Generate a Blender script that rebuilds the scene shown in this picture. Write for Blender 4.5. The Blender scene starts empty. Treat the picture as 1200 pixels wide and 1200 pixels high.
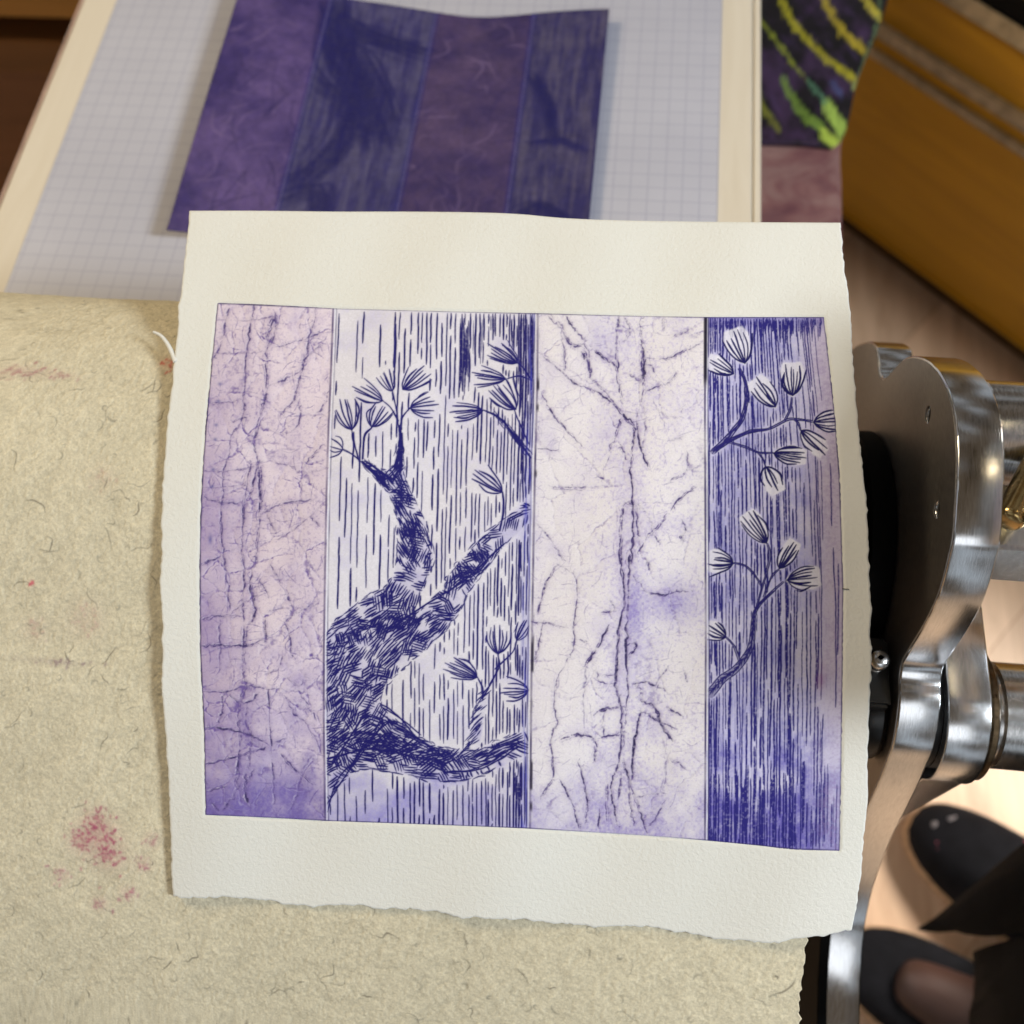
import bpy, bmesh, math, random
import numpy as np
from mathutils import Matrix, Vector

rng = np.random.default_rng(7)
random.seed(7)
scene = bpy.context.scene
COL = scene.collection

# ------------------------------------------------------------------ frame of reference
# World: X along the roller axis, Y away from the photographer along the press bed, Z up.  Lengths below in cm
# relative to the lens; W() turns them into metres above the floor.
F = 1200.0
def nrm(v): v = np.array(v, float); return v / np.linalg.norm(v)
_a = nrm((0.993, -0.07, 0.0925))
_d = np.array((289.0, 2550.0, -1200.0)); _d = nrm(_d - _a * _a.dot(_d))
_u = np.cross(_a, _d)
RW = np.stack([_a, _d, _u])                      # camera -> world
CAM = np.array((0.0, 0.0, 1.06))
FLOOR = -106.0
BED = -46.0
XP = 12.4                                        # inner face of the right-hand side plate

def W(p): return np.asarray(p, float) * 0.01 + CAM
def ray(px, py):
    px = np.asarray(px, float); py = np.asarray(py, float)
    c = np.stack([(px - 600) / F, (600 - py) / F, -np.ones_like(px)], -1)
    return c @ RW.T
def on_plane(px, py, axis, val):
    r = ray(px, py); t = val / r[..., axis]
    return r * t[..., None]
def pt(px, py, axis, val): return on_plane(np.array(px, float), np.array(py, float), axis, val)

# ------------------------------------------------------------------ objects, labels
def tag(o, label=None, cat=None, group=None, kind=None):
    if label: o['label'] = label
    if cat: o['category'] = cat
    if group: o['group'] = group
    if kind: o['kind'] = kind
    return o
def empty(name, loc, label, cat, group=None):
    o = bpy.data.objects.new(name, None); COL.objects.link(o)
    o.location = loc; o.empty_display_size = 0.05
    bpy.context.view_layer.update()
    return tag(o, label, cat, group)
def link(name, me, mat, parent=None, smooth=True):
    o = bpy.data.objects.new(name, me); COL.objects.link(o)
    if mat is not None and not me.materials: me.materials.append(mat)
    if smooth:
        me.polygons.foreach_set('use_smooth', np.ones(len(me.polygons), bool))
    if parent is not None:
        o.parent = parent
        o.matrix_parent_inverse = Matrix.Translation(parent.location).inverted() if parent.type == 'EMPTY' else Matrix.Identity(4)
    return o
def mesh_np(name, verts, faces, cols=None):
    me = bpy.data.meshes.new(name)
    verts = np.asarray(verts, np.float32); faces = np.asarray(faces, np.int32)
    nv, nf, k = len(verts), len(faces), faces.shape[1]
    me.vertices.add(nv); me.vertices.foreach_set('co', verts.ravel())
    me.loops.add(nf * k); me.loops.foreach_set('vertex_index', faces.ravel())
    me.polygons.add(nf)
    me.polygons.foreach_set('loop_start', np.arange(0, nf * k, k, dtype=np.int32))
    me.update(calc_edges=True)
    if cols is not None:
        at = me.color_attributes.new('Col', 'FLOAT_COLOR', 'POINT')
        c = np.ones((nv, 4), np.float32); c[:, :3] = cols
        at.data.foreach_set('color', c.ravel())
    return me
def grid_faces(nv, nu, flip=False):
    i = np.arange(nv * nu).reshape(nv, nu)
    f = np.stack([i[:-1, :-1], i[:-1, 1:], i[1:, 1:], i[1:, :-1]], -1).reshape(-1, 4)
    return f[:, ::-1] if flip else f
def from_bm(name, bm):
    bmesh.ops.recalc_face_normals(bm, faces=bm.faces)
    me = bpy.data.meshes.new(name); bm.to_mesh(me); bm.free(); return me
def autosmooth(o, ang=35):
    me = o.data
    bm = bmesh.new(); bm.from_mesh(me)
    for e in bm.edges:
        if len(e.link_faces) == 2 and e.calc_face_angle(0) > math.radians(ang): e.smooth = False
    bm.to_mesh(me); bm.free()
    return o
def box(name, lo, hi, mat, parent=None, bev=0.0015, rot=None):
    """box given in cm relative to the lens"""
    lo = W(lo); hi = W(hi)
    bm = bmesh.new(); bmesh.ops.create_cube(bm, size=1)
    for v in bm.verts:
        v.co = Vector([(lo[k] + hi[k]) / 2 + v.co[k] * (hi[k] - lo[k]) for k in range(3)])
    if bev: bmesh.ops.bevel(bm, geom=bm.edges[:], offset=bev, segments=2, affect='EDGES')
    return autosmooth(link(name, from_bm(name, bm), mat, parent))
def lathe(name, prof, cy, cz, mat, parent=None, seg=96):
    """prof: (x, radius) in cm, turned round the axis through (y,z) parallel to X"""
    an = np.linspace(0, 2 * math.pi, seg, endpoint=False)
    V = []
    for x, r in prof:
        V.append(np.stack([np.full(seg, x), cy + r * np.cos(an), cz + r * np.sin(an)], -1))
    V = W(np.concatenate(V)); n = len(prof)
    bm = bmesh.new(); bv = [bm.verts.new(v) for v in V]
    for i in range(n - 1):
        for j in range(seg):
            bm.faces.new((bv[i*seg+j], bv[i*seg+(j+1) % seg], bv[(i+1)*seg+(j+1) % seg], bv[(i+1)*seg+j]))
    bm.faces.new(bv[:seg]); bm.faces.new(bv[-seg:])
    return autosmooth(link(name, from_bm(name, bm), mat, parent))
def tube(name, pts, rad, mat, parent=None, seg=24, cap=True, cm=True):
    pts = np.array([W(p) if cm else p for p in pts], float)
    rad = np.array(rad, float) * (0.01 if cm else 1)
    bm = bmesh.new(); rings = []
    for i, p in enumerate(pts):
        t = pts[min(i+1, len(pts)-1)] - pts[max(i-1, 0)]; t = nrm(t)
        s = nrm(np.cross(t, (0.13, 0.21, 0.97) if abs(t[2]) < .9 else (1, 0.1, 0))); b = np.cross(t, s)
        rings.append([bm.verts.new(p + rad[i]*(math.cos(q)*s + math.sin(q)*b)) for q in np.linspace(0, 2*math.pi, seg, endpoint=False)])
    for A, B in zip(rings[:-1], rings[1:]):
        for j in range(seg): bm.faces.new((A[j], A[(j+1) % seg], B[(j+1) % seg], B[j]))
    if cap: bm.faces.new(rings[0]); bm.faces.new(rings[-1])
    return autosmooth(link(name, from_bm(name, bm), mat, parent), 50)
def plate2d(name, loops, x0, x1, mat, parent=None, bev=0.0006):
    """flat plate with holes: loops of (y,z) cm, from x0 to x1 (cm)"""
    cu = bpy.data.curves.new(name, 'CURVE'); cu.dimensions = '2D'; cu.fill_mode = 'BOTH'
    for L in loops:
        sp = cu.splines.new('POLY'); sp.points.add(len(L) - 1); sp.use_cyclic_u = True
        for p, q in zip(sp.points, L): p.co = (q[0]*.01, q[1]*.01, 0, 1)
    cu.extrude = (x1 - x0) * .005 - bev; cu.bevel_depth = bev; cu.bevel_resolution = 2; cu.offset = -bev
    ob = bpy.data.objects.new('tmp', cu); COL.objects.link(ob)
    dg = bpy.context.evaluated_depsgraph_get()
    me = bpy.data.meshes.new_from_object(ob.evaluated_get(dg))
    bpy.data.objects.remove(ob)
    M = Matrix(((0, 0, 1, (x0+x1)*.005), (1, 0, 0, 0), (0, 1, 0, CAM[2]), (0, 0, 0, 1)))
    me.transform(M); me.name = name; me.materials.clear()
    return autosmooth(link(name, me, mat, parent), 30)

# ------------------------------------------------------------------ materials
def lin(c):
    c = np.asarray(c, float) / 255.0
    return np.where(c <= .04045, c / 12.92, ((c + .055) / 1.055) ** 2.4)
class NT:
    def __init__(s, name):
        s.m = bpy.data.materials.new(name); s.m.use_nodes = True
        s.t = s.m.node_tree; s.b = s.t.nodes['Principled BSDF']
    def n(s, typ, **kw):
        x = s.t.nodes.new(typ)
        for k, v in kw.items():
            if k in x.inputs.keys(): x.inputs[k].default_value = v
            else: setattr(x, k, v)
        return x
    def l(s, a, b): s.t.links.new(a, b)
    def coord(s, scale=(1, 1, 1), rot=(0, 0, 0)):
        tc = s.n('ShaderNodeTexCoord'); mp = s.n('ShaderNodeMapping')
        mp.inputs['Scale'].default_value = scale; mp.inputs['Rotation'].default_value = rot
        s.l(tc.outputs['Object'], mp.inputs['Vector']); return mp.outputs['Vector']
    def ramp(s, fac, stops):
        r = s.n('ShaderNodeValToRGB'); e = r.color_ramp.elements
        while len(e) < len(stops): e.new(0.5)
        for el, (p, c) in zip(e, stops): el.position = p; el.color = (*c, 1)
        s.l(fac, r.inputs[0]); return r.outputs[0]
    def mixc(s, fac, a, b, mode='MIX'):
        m = s.n('ShaderNodeMix', data_type='RGBA', blend_type=mode)
        for v, i in ((fac, 0), (a, 6), (b, 7)):
            if hasattr(v, 'is_output'): s.l(v, m.inputs[i])
            else: m.inputs[i].default_value = v if i == 0 else (*v, 1)
        return m.outputs[2]
    def bump(s, h, st, dist=.001):
        b = s.n('ShaderNodeBump'); b.inputs['Strength'].default_value = st; b.inputs['Distance'].default_value = dist
        s.l(h, b.inputs['Height']); s.l(b.outputs[0], s.b.inputs['Normal'])
def noise(nt, vec, scale, detail=6, rough=.6, dist=0):
    n = nt.n('ShaderNodeTexNoise'); n.inputs['Scale'].default_value = scale; n.inputs['Detail'].default_value = detail
    n.inputs['Roughness'].default_value = rough; n.inputs['Distortion'].default_value = dist
    nt.l(vec, n.inputs['Vector']); return n.outputs[0]
def mat_plain(name, col, rough=.6, metal=0, var=.25, scale=30, bump=.2, bscale=300, bdist=.0005, spec=.5, stretch=(1, 1, 1)):
    t = NT(name); v = t.coord(stretch)
    c = np.array(col)
    t.l(t.ramp(noise(t, v, scale), [(.3, tuple(c*(1-var))), (.7, tuple(np.minimum(c*(1+var), 1)))]), t.b.inputs['Base Color'])
    t.b.inputs['Roughness'].default_value = rough; t.b.inputs['Metallic'].default_value = metal
    t.b.inputs['Specular IOR Level'].default_value = spec
    if bump: t.bump(noise(t, v, bscale), bump, bdist)
    return t.m
def mat_paint(name, rough, bscale, bump, bdist, spec=.3, mul=.06, mscale=900, coat=0):
    """colour stored on the mesh by the drawing code below, plus procedural grain"""
    t = NT(name); v = t.coord()
    at = t.n('ShaderNodeAttribute'); at.attribute_name = 'Col'
    g = t.ramp(noise(t, v, mscale), [(.25, (1-mul,)*3), (.75, (1+mul,)*3)])
    t.l(t.mixc(1.0, at.outputs['Color'], g, 'MULTIPLY'), t.b.inputs['Base Color'])
    t.b.inputs['Roughness'].default_value = rough; t.b.inputs['Specular IOR Level'].default_value = spec
    t.b.inputs['Coat Weight'].default_value = coat; t.b.inputs['Coat Roughness'].default_value = .25
    t.bump(noise(t, v, bscale, 4), bump, bdist)
    return t.m
def mat_steel(name, col=(.50, .49, .47), rough=.3, stretch=(1, 1, 1), aniso=.0, streak=.35, bs=500):
    t = NT(name); v = t.coord(stretch)
    n1 = noise(t, v, bs, 3); v2 = t.coord(); n2 = noise(t, v2, 45, 5)
    c = np.array(col)
    t.l(t.mixc(.12, t.ramp(n1, [(.3, tuple(c*(1-streak))), (.7, tuple(np.minimum(c*(1+streak*.6), 1)))]),
               t.ramp(n2, [(.35, tuple(c*.6)), (.65, tuple(np.minimum(c*1.15, 1)))])), t.b.inputs['Base Color'])
    r = t.n('ShaderNodeMapRange'); r.inputs['To Min'].default_value = rough*.65; r.inputs['To Max'].default_value = rough*1.45
    t.l(n1, r.inputs['Value']); t.l(r.outputs[0], t.b.inputs['Roughness'])
    t.b.inputs['Metallic'].default_value = 1
    t.bump(n1, .06, .0002)
    return t.m
def mat_wood(name, c1, c2, rough=.45, scale=6, stretch=(1, 12, 12), rot=(0, 0, 0), plank=None, bump=.1):
    t = NT(name); v = t.coord(stretch, rot)
    n = noise(t, v, scale, 8, .65, 1.2)
    c = t.ramp(n, [(.25, c2), (.5, tuple((np.array(c1)+c2)/2)), (.75, c1)])
    if plank:
        v2 = t.coord((1, 1, 1), rot)
        b = t.n('ShaderNodeTexBrick', offset=.37)
        b.inputs['Scale'].default_value = 1; b.inputs['Brick Width'].default_value = plank[0]; b.inputs['Row Height'].default_value = plank[1]
        b.inputs['Mortar Size'].default_value = .0012; b.inputs['Mortar Smooth'].default_value = .4
        b.inputs['Color1'].default_value = (.78, .78, .78, 1); b.inputs['Color2'].default_value = (1.1, 1.08, 1.05, 1); b.inputs['Mortar'].default_value = (.62, .56, .52, 1)
        t.l(v2, b.inputs['Vector'])
        c = t.mixc(1.0, c, b.outputs[0], 'MULTIPLY')
    t.l(c, t.b.inputs['Base Color']); t.b.inputs['Roughness'].default_value = rough
    t.bump(n, bump, .0006)
    return t.m

M_steel_face = mat_steel('brushed_steel_face', (.40, .375, .36), .45, (1, 1, 14), bs=260)
M_steel_edge = mat_steel('machined_steel', (.80, .81, .83), .20, (22, 1, 1), bs=220, streak=.22)
M_steel_rod = mat_steel('turned_steel', (.78, .78, .78), .22, (14, 1, 1), bs=300)
M_brass = mat_steel('brass', (.58, .41, .18), .22, (1, 1, 1), bs=700, streak=.2)
M_black = mat_plain('black_roller_paint', (.0025, .0025, .003), .7, 0, .4, 60, .1, 500, spec=.15)
M_blackm = mat_plain('black_oxide', (.012, .012, .013), .3, .3, .4, 80, .1, 500)
M_dark = mat_plain('hole_shadow', (.006, .005, .005), .8)
M_bed = mat_wood('pale_board', (.74, .67, .56), (.66, .58, .46), .5, 5, (8, 1, 8))
M_bededge = mat_plain('stained_board_edge', (.45, .31, .26), .6, 0, .3, 40, .2, 200)
M_floor = mat_wood('laminate_floor', (.88, .62, .42), (.46, .29, .175), .40, 3.2, (9, 1, 9), (0, 0, math.radians(38)), plank=(.145, 1.2))
M_chest = mat_wood('ochre_wood', (.66, .34, .014), (.46, .225, .009), .5, 2.2, (1.2, 1.2, 16), (0, 0, 0))
M_chestdark = mat_plain('dark_plinth', (.10, .05, .012), .6)
M_strip = mat_plain('pale_wood_strip', (.50, .40, .26), .45, 0, .3, 60, .3, 120)
M_shelf = mat_wood('brown_wood', (.24, .10, .028), (.14, .055, .016), .45, 3, (1, 9, 9))
M_cloth = mat_plain('black_cloth', (.003, .003, .0035), .95, 0, .4, 40, .5, 900, .0006, spec=.08)
M_shoe = mat_plain('black_shoe_canvas', (.006, .006, .008), .85, 0, .4, 60, .5, 1400, .0004, spec=.15)
M_rope = mat_plain('rope_sole', (.42, .27, .15), .85, 0, .4, 180, 1.0, 260, .002)
M_skin_shaded = mat_plain('shaded_skin', (.055, .026, .019), .5, 0, .12, 40, .15, 700, .0002)  # base darkened well below skin tone, shade on the foot is in the colour
M_white = mat_plain('torn_paper', (.82, .80, .74), .8, 0, .03, 60, .2, 900)
M_flower1 = mat_plain('pink_embroidery', (.30, .05, .09), .75, 0, .5, 90, .5, 500)
M_flower2 = mat_plain('grey_embroidery', (.13, .115, .12), .75, 0, .4, 90, .5, 500)

# ------------------------------------------------------------------ drawing helpers (ink is drawn into mesh colours)
def smooth_noise(H, Wd, cell, oct=4, seed=0, aspect=1.0):
    r = np.random.default_rng(seed); out = np.zeros((H, Wd)); amp = 1; tot = 0
    for o in range(oct):
        cy = max(cell * aspect, 1.0); cx = max(cell, 1.0)
        gh, gw = int(H / cy) + 3, int(Wd / cx) + 3
        g = r.random((gh, gw))
        y = np.arange(H) / cy; x = np.arange(Wd) / cx
        yi = y.astype(int); xi = x.astype(int); fy = y - yi; fx = x - xi
        fy = fy*fy*(3-2*fy); fx = fx*fx*(3-2*fx)
        A = g[yi][:, xi]; B = g[yi][:, xi+1]; C = g[yi+1][:, xi]; D = g[yi+1][:, xi+1]
        fx = fx[None, :]; fy = fy[:, None]
        out += amp * ((A*(1-fx)+B*fx)*(1-fy) + (C*(1-fx)+D*fx)*fy); tot += amp
        amp *= .55; cell /= 2
    return out / tot
def sstep(a, b, x): t = np.clip((x - a) / (b - a), 0, 1); return t*t*(3-2*t)
def blur(a, r):
    """separable triangle-ish blur"""
    for _ in range(2):
        for ax in (0, 1):
            p = [(0, 0), (0, 0)]; p[ax] = (r + 1, r)
            c = np.cumsum(np.pad(a, p, mode='edge'), axis=ax)
            n = a.shape[ax]
            hi = np.take(c, np.arange(2*r+1, 2*r+1+n), axis=ax); lo = np.take(c, np.arange(0, n), axis=ax)
            a = (hi - lo) / (2*r+1)
    return a
class Ras:
    def __init__(s, x0, y0, x1, y1, S):
        s.x0, s.y0, s.S = x0, y0, S
        s.Wd, s.H = int((x1-x0)*S)+2, int((y1-y0)*S)+2
        s.buf = []
        yy, xx = np.mgrid[0:s.H, 0:s.Wd]; s.X = x0 + xx / S; s.Y = y0 + yy / S
    def stroke(s, pts, w=1.0, a=1.0, taper=.5, wob=.0):
        p = np.asarray(pts, float)
        if len(p) > 2: p = catmull(p, 8)
        seg = np.hypot(*np.diff(p, axis=0).T); L = seg.sum()
        if L < .5 / s.S: return
        n = max(int(L * s.S / .6), 3); u = np.linspace(0, L, n); c = np.concatenate([[0], np.cumsum(seg)])
        x = np.interp(u, c, p[:, 0]); y = np.interp(u, c, p[:, 1])
        if wob:
            k = max(int(L/9), 2); q = np.interp(np.linspace(0, 1, n), np.linspace(0, 1, k+1), random_n(k+1)*wob)
            q2 = np.interp(np.linspace(0, 1, n), np.linspace(0, 1, k+1), random_n(k+1)*wob)
            x = x + q; y = y + q2
        e = np.clip(np.minimum(u, L-u) / max(min(L*.35, 6), .1), 0, 1)
        r = w * .5 * (1 - taper + taper*e) * (.85 + .3*rng.random())
        s.buf.append(np.stack([x, y, np.broadcast_to(r, x.shape), np.full(n, a)], -1))
    def flush(s):
        out = np.zeros(s.H * s.Wd, np.float32)
        if not s.buf: return out.reshape(s.H, s.Wd)
        B = np.concatenate(s.buf); s.buf = []
        x = (B[:, 0]-s.x0)*s.S; y = (B[:, 1]-s.y0)*s.S; r = B[:, 2]*s.S; a = B[:, 3]
        K = int(math.ceil(r.max()+.5)); xi = np.rint(x).astype(int); yi = np.rint(y).astype(int)
        for dy in range(-K, K+1):
            for dx in range(-K, K+1):
                X = xi+dx; Y = yi+dy
                v = np.clip(r + .5 - np.hypot(X-x, Y-y), 0, 1) * a
                k = (v > .02) & (X >= 0) & (Y >= 0) & (X < s.Wd) & (Y < s.H)
                np.maximum.at(out, Y[k]*s.Wd+X[k], v[k].astype(np.float32))
        return out.reshape(s.H, s.Wd)
    def poly(s, P):
        P = np.asarray(P, float); m = np.zeros((s.H, s.Wd), bool)
        i0 = max(int((P[:, 0].min()-s.x0)*s.S)-1, 0); i1 = min(int((P[:, 0].max()-s.x0)*s.S)+2, s.Wd)
        j0 = max(int((P[:, 1].min()-s.y0)*s.S)-1, 0); j1 = min(int((P[:, 1].max()-s.y0)*s.S)+2, s.H)
        X = s.X[j0:j1, i0:i1]; Y = s.Y[j0:j1, i0:i1]; c = np.zeros(X.shape, bool)
        for k in range(len(P)):
            ax, ay = P[k]; bx, by = P[(k+1) % len(P)]
            if ay == by: continue
            c ^= ((Y < ay) != (Y < by)) & (X < (bx-ax)*(Y-ay)/(by-ay)+ax)
        m[j0:j1, i0:i1] = c
        return m
    def at(s, img, px, py):
        x = np.clip((px-s.x0)*s.S, 0, s.Wd-1.001); y = np.clip((py-s.y0)*s.S, 0, s.H-1.001)
        xi = x.astype(int); yi = y.astype(int); fx = x-xi; fy = y-yi
        if img.ndim == 3: fx = fx[..., None]; fy = fy[..., None]
        return (img[yi, xi]*(1-fx)+img[yi, xi+1]*fx)*(1-fy) + (img[yi+1, xi]*(1-fx)+img[yi+1, xi+1]*fx)*fy
def random_n(n): return rng.normal(size=n)
def catmull(p, k=10):
    p = np.asarray(p, float); q = np.vstack([2*p[0]-p[1], p, 2*p[-1]-p[-2]]); out = []
    for i in range(len(p)-1):
        a, b, c, d = q[i:i+4]
        for t in np.linspace(0, 1, k, endpoint=False):
            out.append(.5*((2*b)+(-a+c)*t+(2*a-5*b+4*c-d)*t*t+(-a+3*b-3*c+d)*t**3))
    out.append(p[-1]); return np.array(out)
def resample(p, n, smooth=True):
    p = np.asarray(p, float)
    if smooth and len(p) > 2: p = catmull(p, 12)
    c = np.concatenate([[0], np.cumsum(np.hypot(*np.diff(p, axis=0).T))]); u = np.linspace(0, c[-1], n)
    return np.stack([np.interp(u, c, p[:, 0]), np.interp(u, c, p[:, 1])], -1)
def coons(top, bot, left, right):
    nu, nv = len(top), len(left); s = np.linspace(0, 1, nu)[None, :, None]; t = np.linspace(0, 1, nv)[:, None, None]
    return ((1-t)*top[None]+t*bot[None] + (1-s)*left[:, None]+s*right[:, None]
            - ((1-s)*(1-t)*top[0]+s*(1-t)*top[-1]+(1-s)*t*bot[0]+s*t*bot[-1]))

# ------------------------------------------------------------------ surfaces: the sheet and the felt under it
def theta_r(v, d):
    r = ray(np.full(len(v), 600.0), np.array(v, float)); d = np.array(d, float)
    return np.arctan2(-r[:, 2], r[:, 1]), d * np.hypot(r[:, 1], r[:, 2])
_th, _rr = theta_r([215, 252, 362, 480, 600, 700, 860, 975, 1085, 1125], [42.2, 41.7, 40.5, 39.4, 38.75, 38.6, 38.65, 38.9, 39.3, 39.5])
_pc = np.polyfit(_th - 1.1, _rr, 4)
def on_sheet(px, py, lift=0.0):
    """point (cm) where the sheet of paper lies, lift cm towards the viewer"""
    r = ray(px, py); th = np.arctan2(-r[..., 2], r[..., 1])
    R = np.polyval(_pc, th - 1.1)
    h = np.hypot(r[..., 1], r[..., 2])
    x = r[..., 0] / h * R
    R = R + .10*np.sin(x*.55+.6)*np.sin(th*9+1) + .05*np.sin(x*1.1+th*14)
    return r * ((R - lift) / h)[..., None]

_v = [1500, 1450, 1330, 1230, 1110, 975, 860, 700, 600, 520, 460, 425, 397, 382, 375.5, 376, 385, 400, 425]
_dp = [44.8, 43.5, 41.3, 40.3, 39.6, 39.3, 39.15, 39.1, 39.25, 39.7, 40.4, 41.1, 42.2, 43.2, 44.4, 46, 48, 50.5, 54]
_r = ray(np.full(len(_v), 600.0), np.array(_v, float)) * np.array(_dp)[:, None]
PROF = catmull(_r[:, 1:], 14)
PW = np.concatenate([[0], np.cumsum(np.hypot(*np.diff(PROF, axis=0).T))])
_pth = np.arctan2(-PROF[:, 1], PROF[:, 0]); _pvis = int(np.argmin(_pth)) + 1
def felt_xw(px, py):
    r = ray(np.array(px, float), np.array(py, float)); th = np.arctan2(-r[..., 2], r[..., 1])
    w = np.interp(-th, -_pth[:_pvis], PW[:_pvis])
    yy = np.interp(w, PW, PROF[:, 0]); zz = np.interp(w, PW, PROF[:, 1])
    t = np.hypot(yy, zz) / np.hypot(r[..., 1], r[..., 2])
    return r[..., 0]*t, w

# ================================================================== THE PRINT
SR = 2.0
ART = Ras(226, 345, 998, 1006, SR)
AX, AY = ART.X, ART.Y
E_left = np.array([(255, 355), (248.6, 420), (241.6, 495), (236.5, 570), (234.4, 634), (234.2, 700), (234.8, 767), (239, 853), (240, 905), (241, 955)], float)
E_right = np.array([(965.5, 371.5), (977, 472), (980, 508), (984, 560), (986, 622), (988, 690), (987.5, 767), (986.5, 850), (985.5, 917), (984, 997)], float)
B12 = np.array([(392.5, 361.5), (390, 430), (387, 500), (384.5, 580), (383, 660), (381.5, 760), (381.5, 860), (383, 962)], float)
B23 = np.array([(628, 367), (627.5, 450), (625, 540), (623, 640), (621, 760), (620, 860), (619, 971)], float)
B34 = np.array([(828.5, 371.5), (828, 480), (828.5, 620), (829, 760), (828.5, 880), (828, 985)], float)
TOPS = [[(255, 355), (300, 356.5), (350, 359), (392.5, 361.5)], [(392.5, 361.5), (470, 363.5), (550, 365.5), (628, 367)],
        [(628, 367), (700, 369), (760, 370.5), (828.5, 371.5)], [(828.5, 371.5), (900, 371.5), (965.5, 371.5)]]
BOTS = [[(241, 955), (290, 957), (340, 959.5), (383, 962)], [(383, 962), (470, 965), (550, 968), (619, 971)],
        [(619, 971), (700, 975.5), (770, 980), (828, 985)], [(828, 985), (890, 991), (930, 995.5), (984, 997)]]
BORD = [E_left, B12, B23, B34, E_right]
def bx(k, y): return np.interp(y, BORD[k][:, 1], BORD[k][:, 0])
xb = [bx(k, AY) for k in range(5)]
PAN = [(AX >= xb[k]) & (AX < xb[k+1]) for k in range(4)]
PS = sum(np.where(PAN[k], (AX-xb[k])/(xb[k+1]-xb[k]), 0) for k in range(4))
ytop = np.interp(AX, [255, 392, 628, 828, 966], [355, 361, 367, 371.5, 371.5]); ybot = np.interp(AX, [241, 383, 619, 828, 930, 984], [955, 962, 971, 985, 995, 997])
PT = np.clip((AY-ytop)/(ybot-ytop), 0, 1)
HH, WW = ART.H, ART.Wd
N1 = smooth_noise(HH, WW, 130, 5, 1); N2 = smooth_noise(HH, WW, 34, 4, 2); N3 = smooth_noise(HH, WW, 5, 3, 3); N4 = smooth_noise(HH, WW, 60, 5, 4)
NV = smooth_noise(HH, WW, 3.2, 2, 5, aspect=22); NH = smooth_noise(HH, WW, 40, 3, 6, aspect=.06)

# ---- flowers, twigs, trunk (positions in the drawing)
def fan(base, d, L, Wd, n, w=1.6, a=1.0, close=.8):
    L *= 1.10; Wd *= 1.10
    base = np.array(base, float); d = nrm(d); q = np.array([-d[1], d[0]])
    for k in np.linspace(-1, 1, n):
        kk = k*(.92+.16*rng.random()) + rng.normal()*.07; Ln = L*(1.02-.22*abs(k))*(.78+.34*rng.random()); e = close*(.7+.65*rng.random())
        e *= 1.30
        ART.stroke([base + d*L*.01, base + d*Ln*.22 + q*kk*Wd*.55, base + d*Ln*.58 + q*kk*Wd*.95, base + d*Ln + q*kk*Wd*e], w*rng.uniform(.8, 1.2), a, .45, .2)
        if rng.random() < .35: ART.stroke([base + d*L*.25 + q*kk*Wd*.75 + rng.normal(size=2), base + d*Ln*.6 + q*kk*Wd*1.05, base + d*Ln*.95 + q*kk*Wd*e*1.05], w*.8, .9, .7, .2)
def fanpoly(base, d, L, Wd, grow=1.2):
    base = np.array(base, float); d = nrm(d); q = np.array([-d[1], d[0]]); P = []
    for k, t in ((0, -.05), (.55, .15), (.95, .5), (1.08, .85), (.8, 1.12), (-.8, 1.12), (-1.08, .85), (-.95, .5), (-.55, .15)):
        P.append(base + d*t*(L+grow) + q*k*(Wd+grow))
    return P
FL2 = [((412.5, 504), (-.25, -1), 36, 13, 7), ((402, 527), (-1, -.35), 16, 11, 5), ((435, 501), (.5, -.85), 30, 12, 8), ((449, 470), (-1, -.55), 34, 9, 6),
       ((460, 459), (-.45, -1), 26, 8, 6), ((472, 457), (.8, -.75), 34, 10, 7), ((480, 478), (1, -.12), 30, 11, 7), ((607, 426), (-.8, -.5), 34, 10, 9),
       ((593, 444), (-1, -.1), 36, 9, 7), ((566, 481), (-1, .1), 36, 9, 7), ((605, 480), (-.65, -.8), 36, 12, 9), ((589, 577), (-.85, -.6), 40, 11, 6),
       ((584, 767), (0, -1), 32, 12, 8), ((605, 751), (.5, -.9), 26, 7, 5), ((560, 794), (-1, -.45), 40, 10, 9), ((620, 809), (-1, 0), 28, 11, 7)]
TW2 = [([(412, 504), (414, 516), (421, 540)], 1.6), ([(402, 527), (412, 532), (424, 543)], 1.5), ([(435, 501), (427, 511), (425, 537)], 2.2),
       ([(449, 470), (458, 478), (467, 494)], 1.2), ([(460, 459), (464, 480), (467, 500)], 1.2), ([(480, 478), (472, 489), (468, 502)], 1.4), ([(464, 380), (464, 410), (462, 450)], 1.4), ([(468, 500), (469, 515), (467, 532), (463, 550)], 3.2), ([(471, 508), (471, 525), (469, 545)], 2.2), ([(424, 541), (440, 556), (456, 574)], 3.0), ([(428, 540), (444, 551), (458, 562)], 2.2),
       ([(607, 426), (614, 432), (623, 446)], 1.6), ([(593, 444), (608, 441), (622, 445)], 1.2), ([(566, 481), (584, 489), (600, 505), (622, 536)], 2.0), ([(603, 480), (607, 492), (620, 520)], 1.4),
       ([(589, 577), (590, 592), (589, 606), (585, 622)], 2.0), ([(560, 794), (566, 806), (565, 820)], 1.6), ([(584, 767), (585, 780), (577, 798), (566, 818)], 1.4),
       ([(605, 751), (601, 764), (588, 778), (580, 784)], 1.3)]
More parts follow.
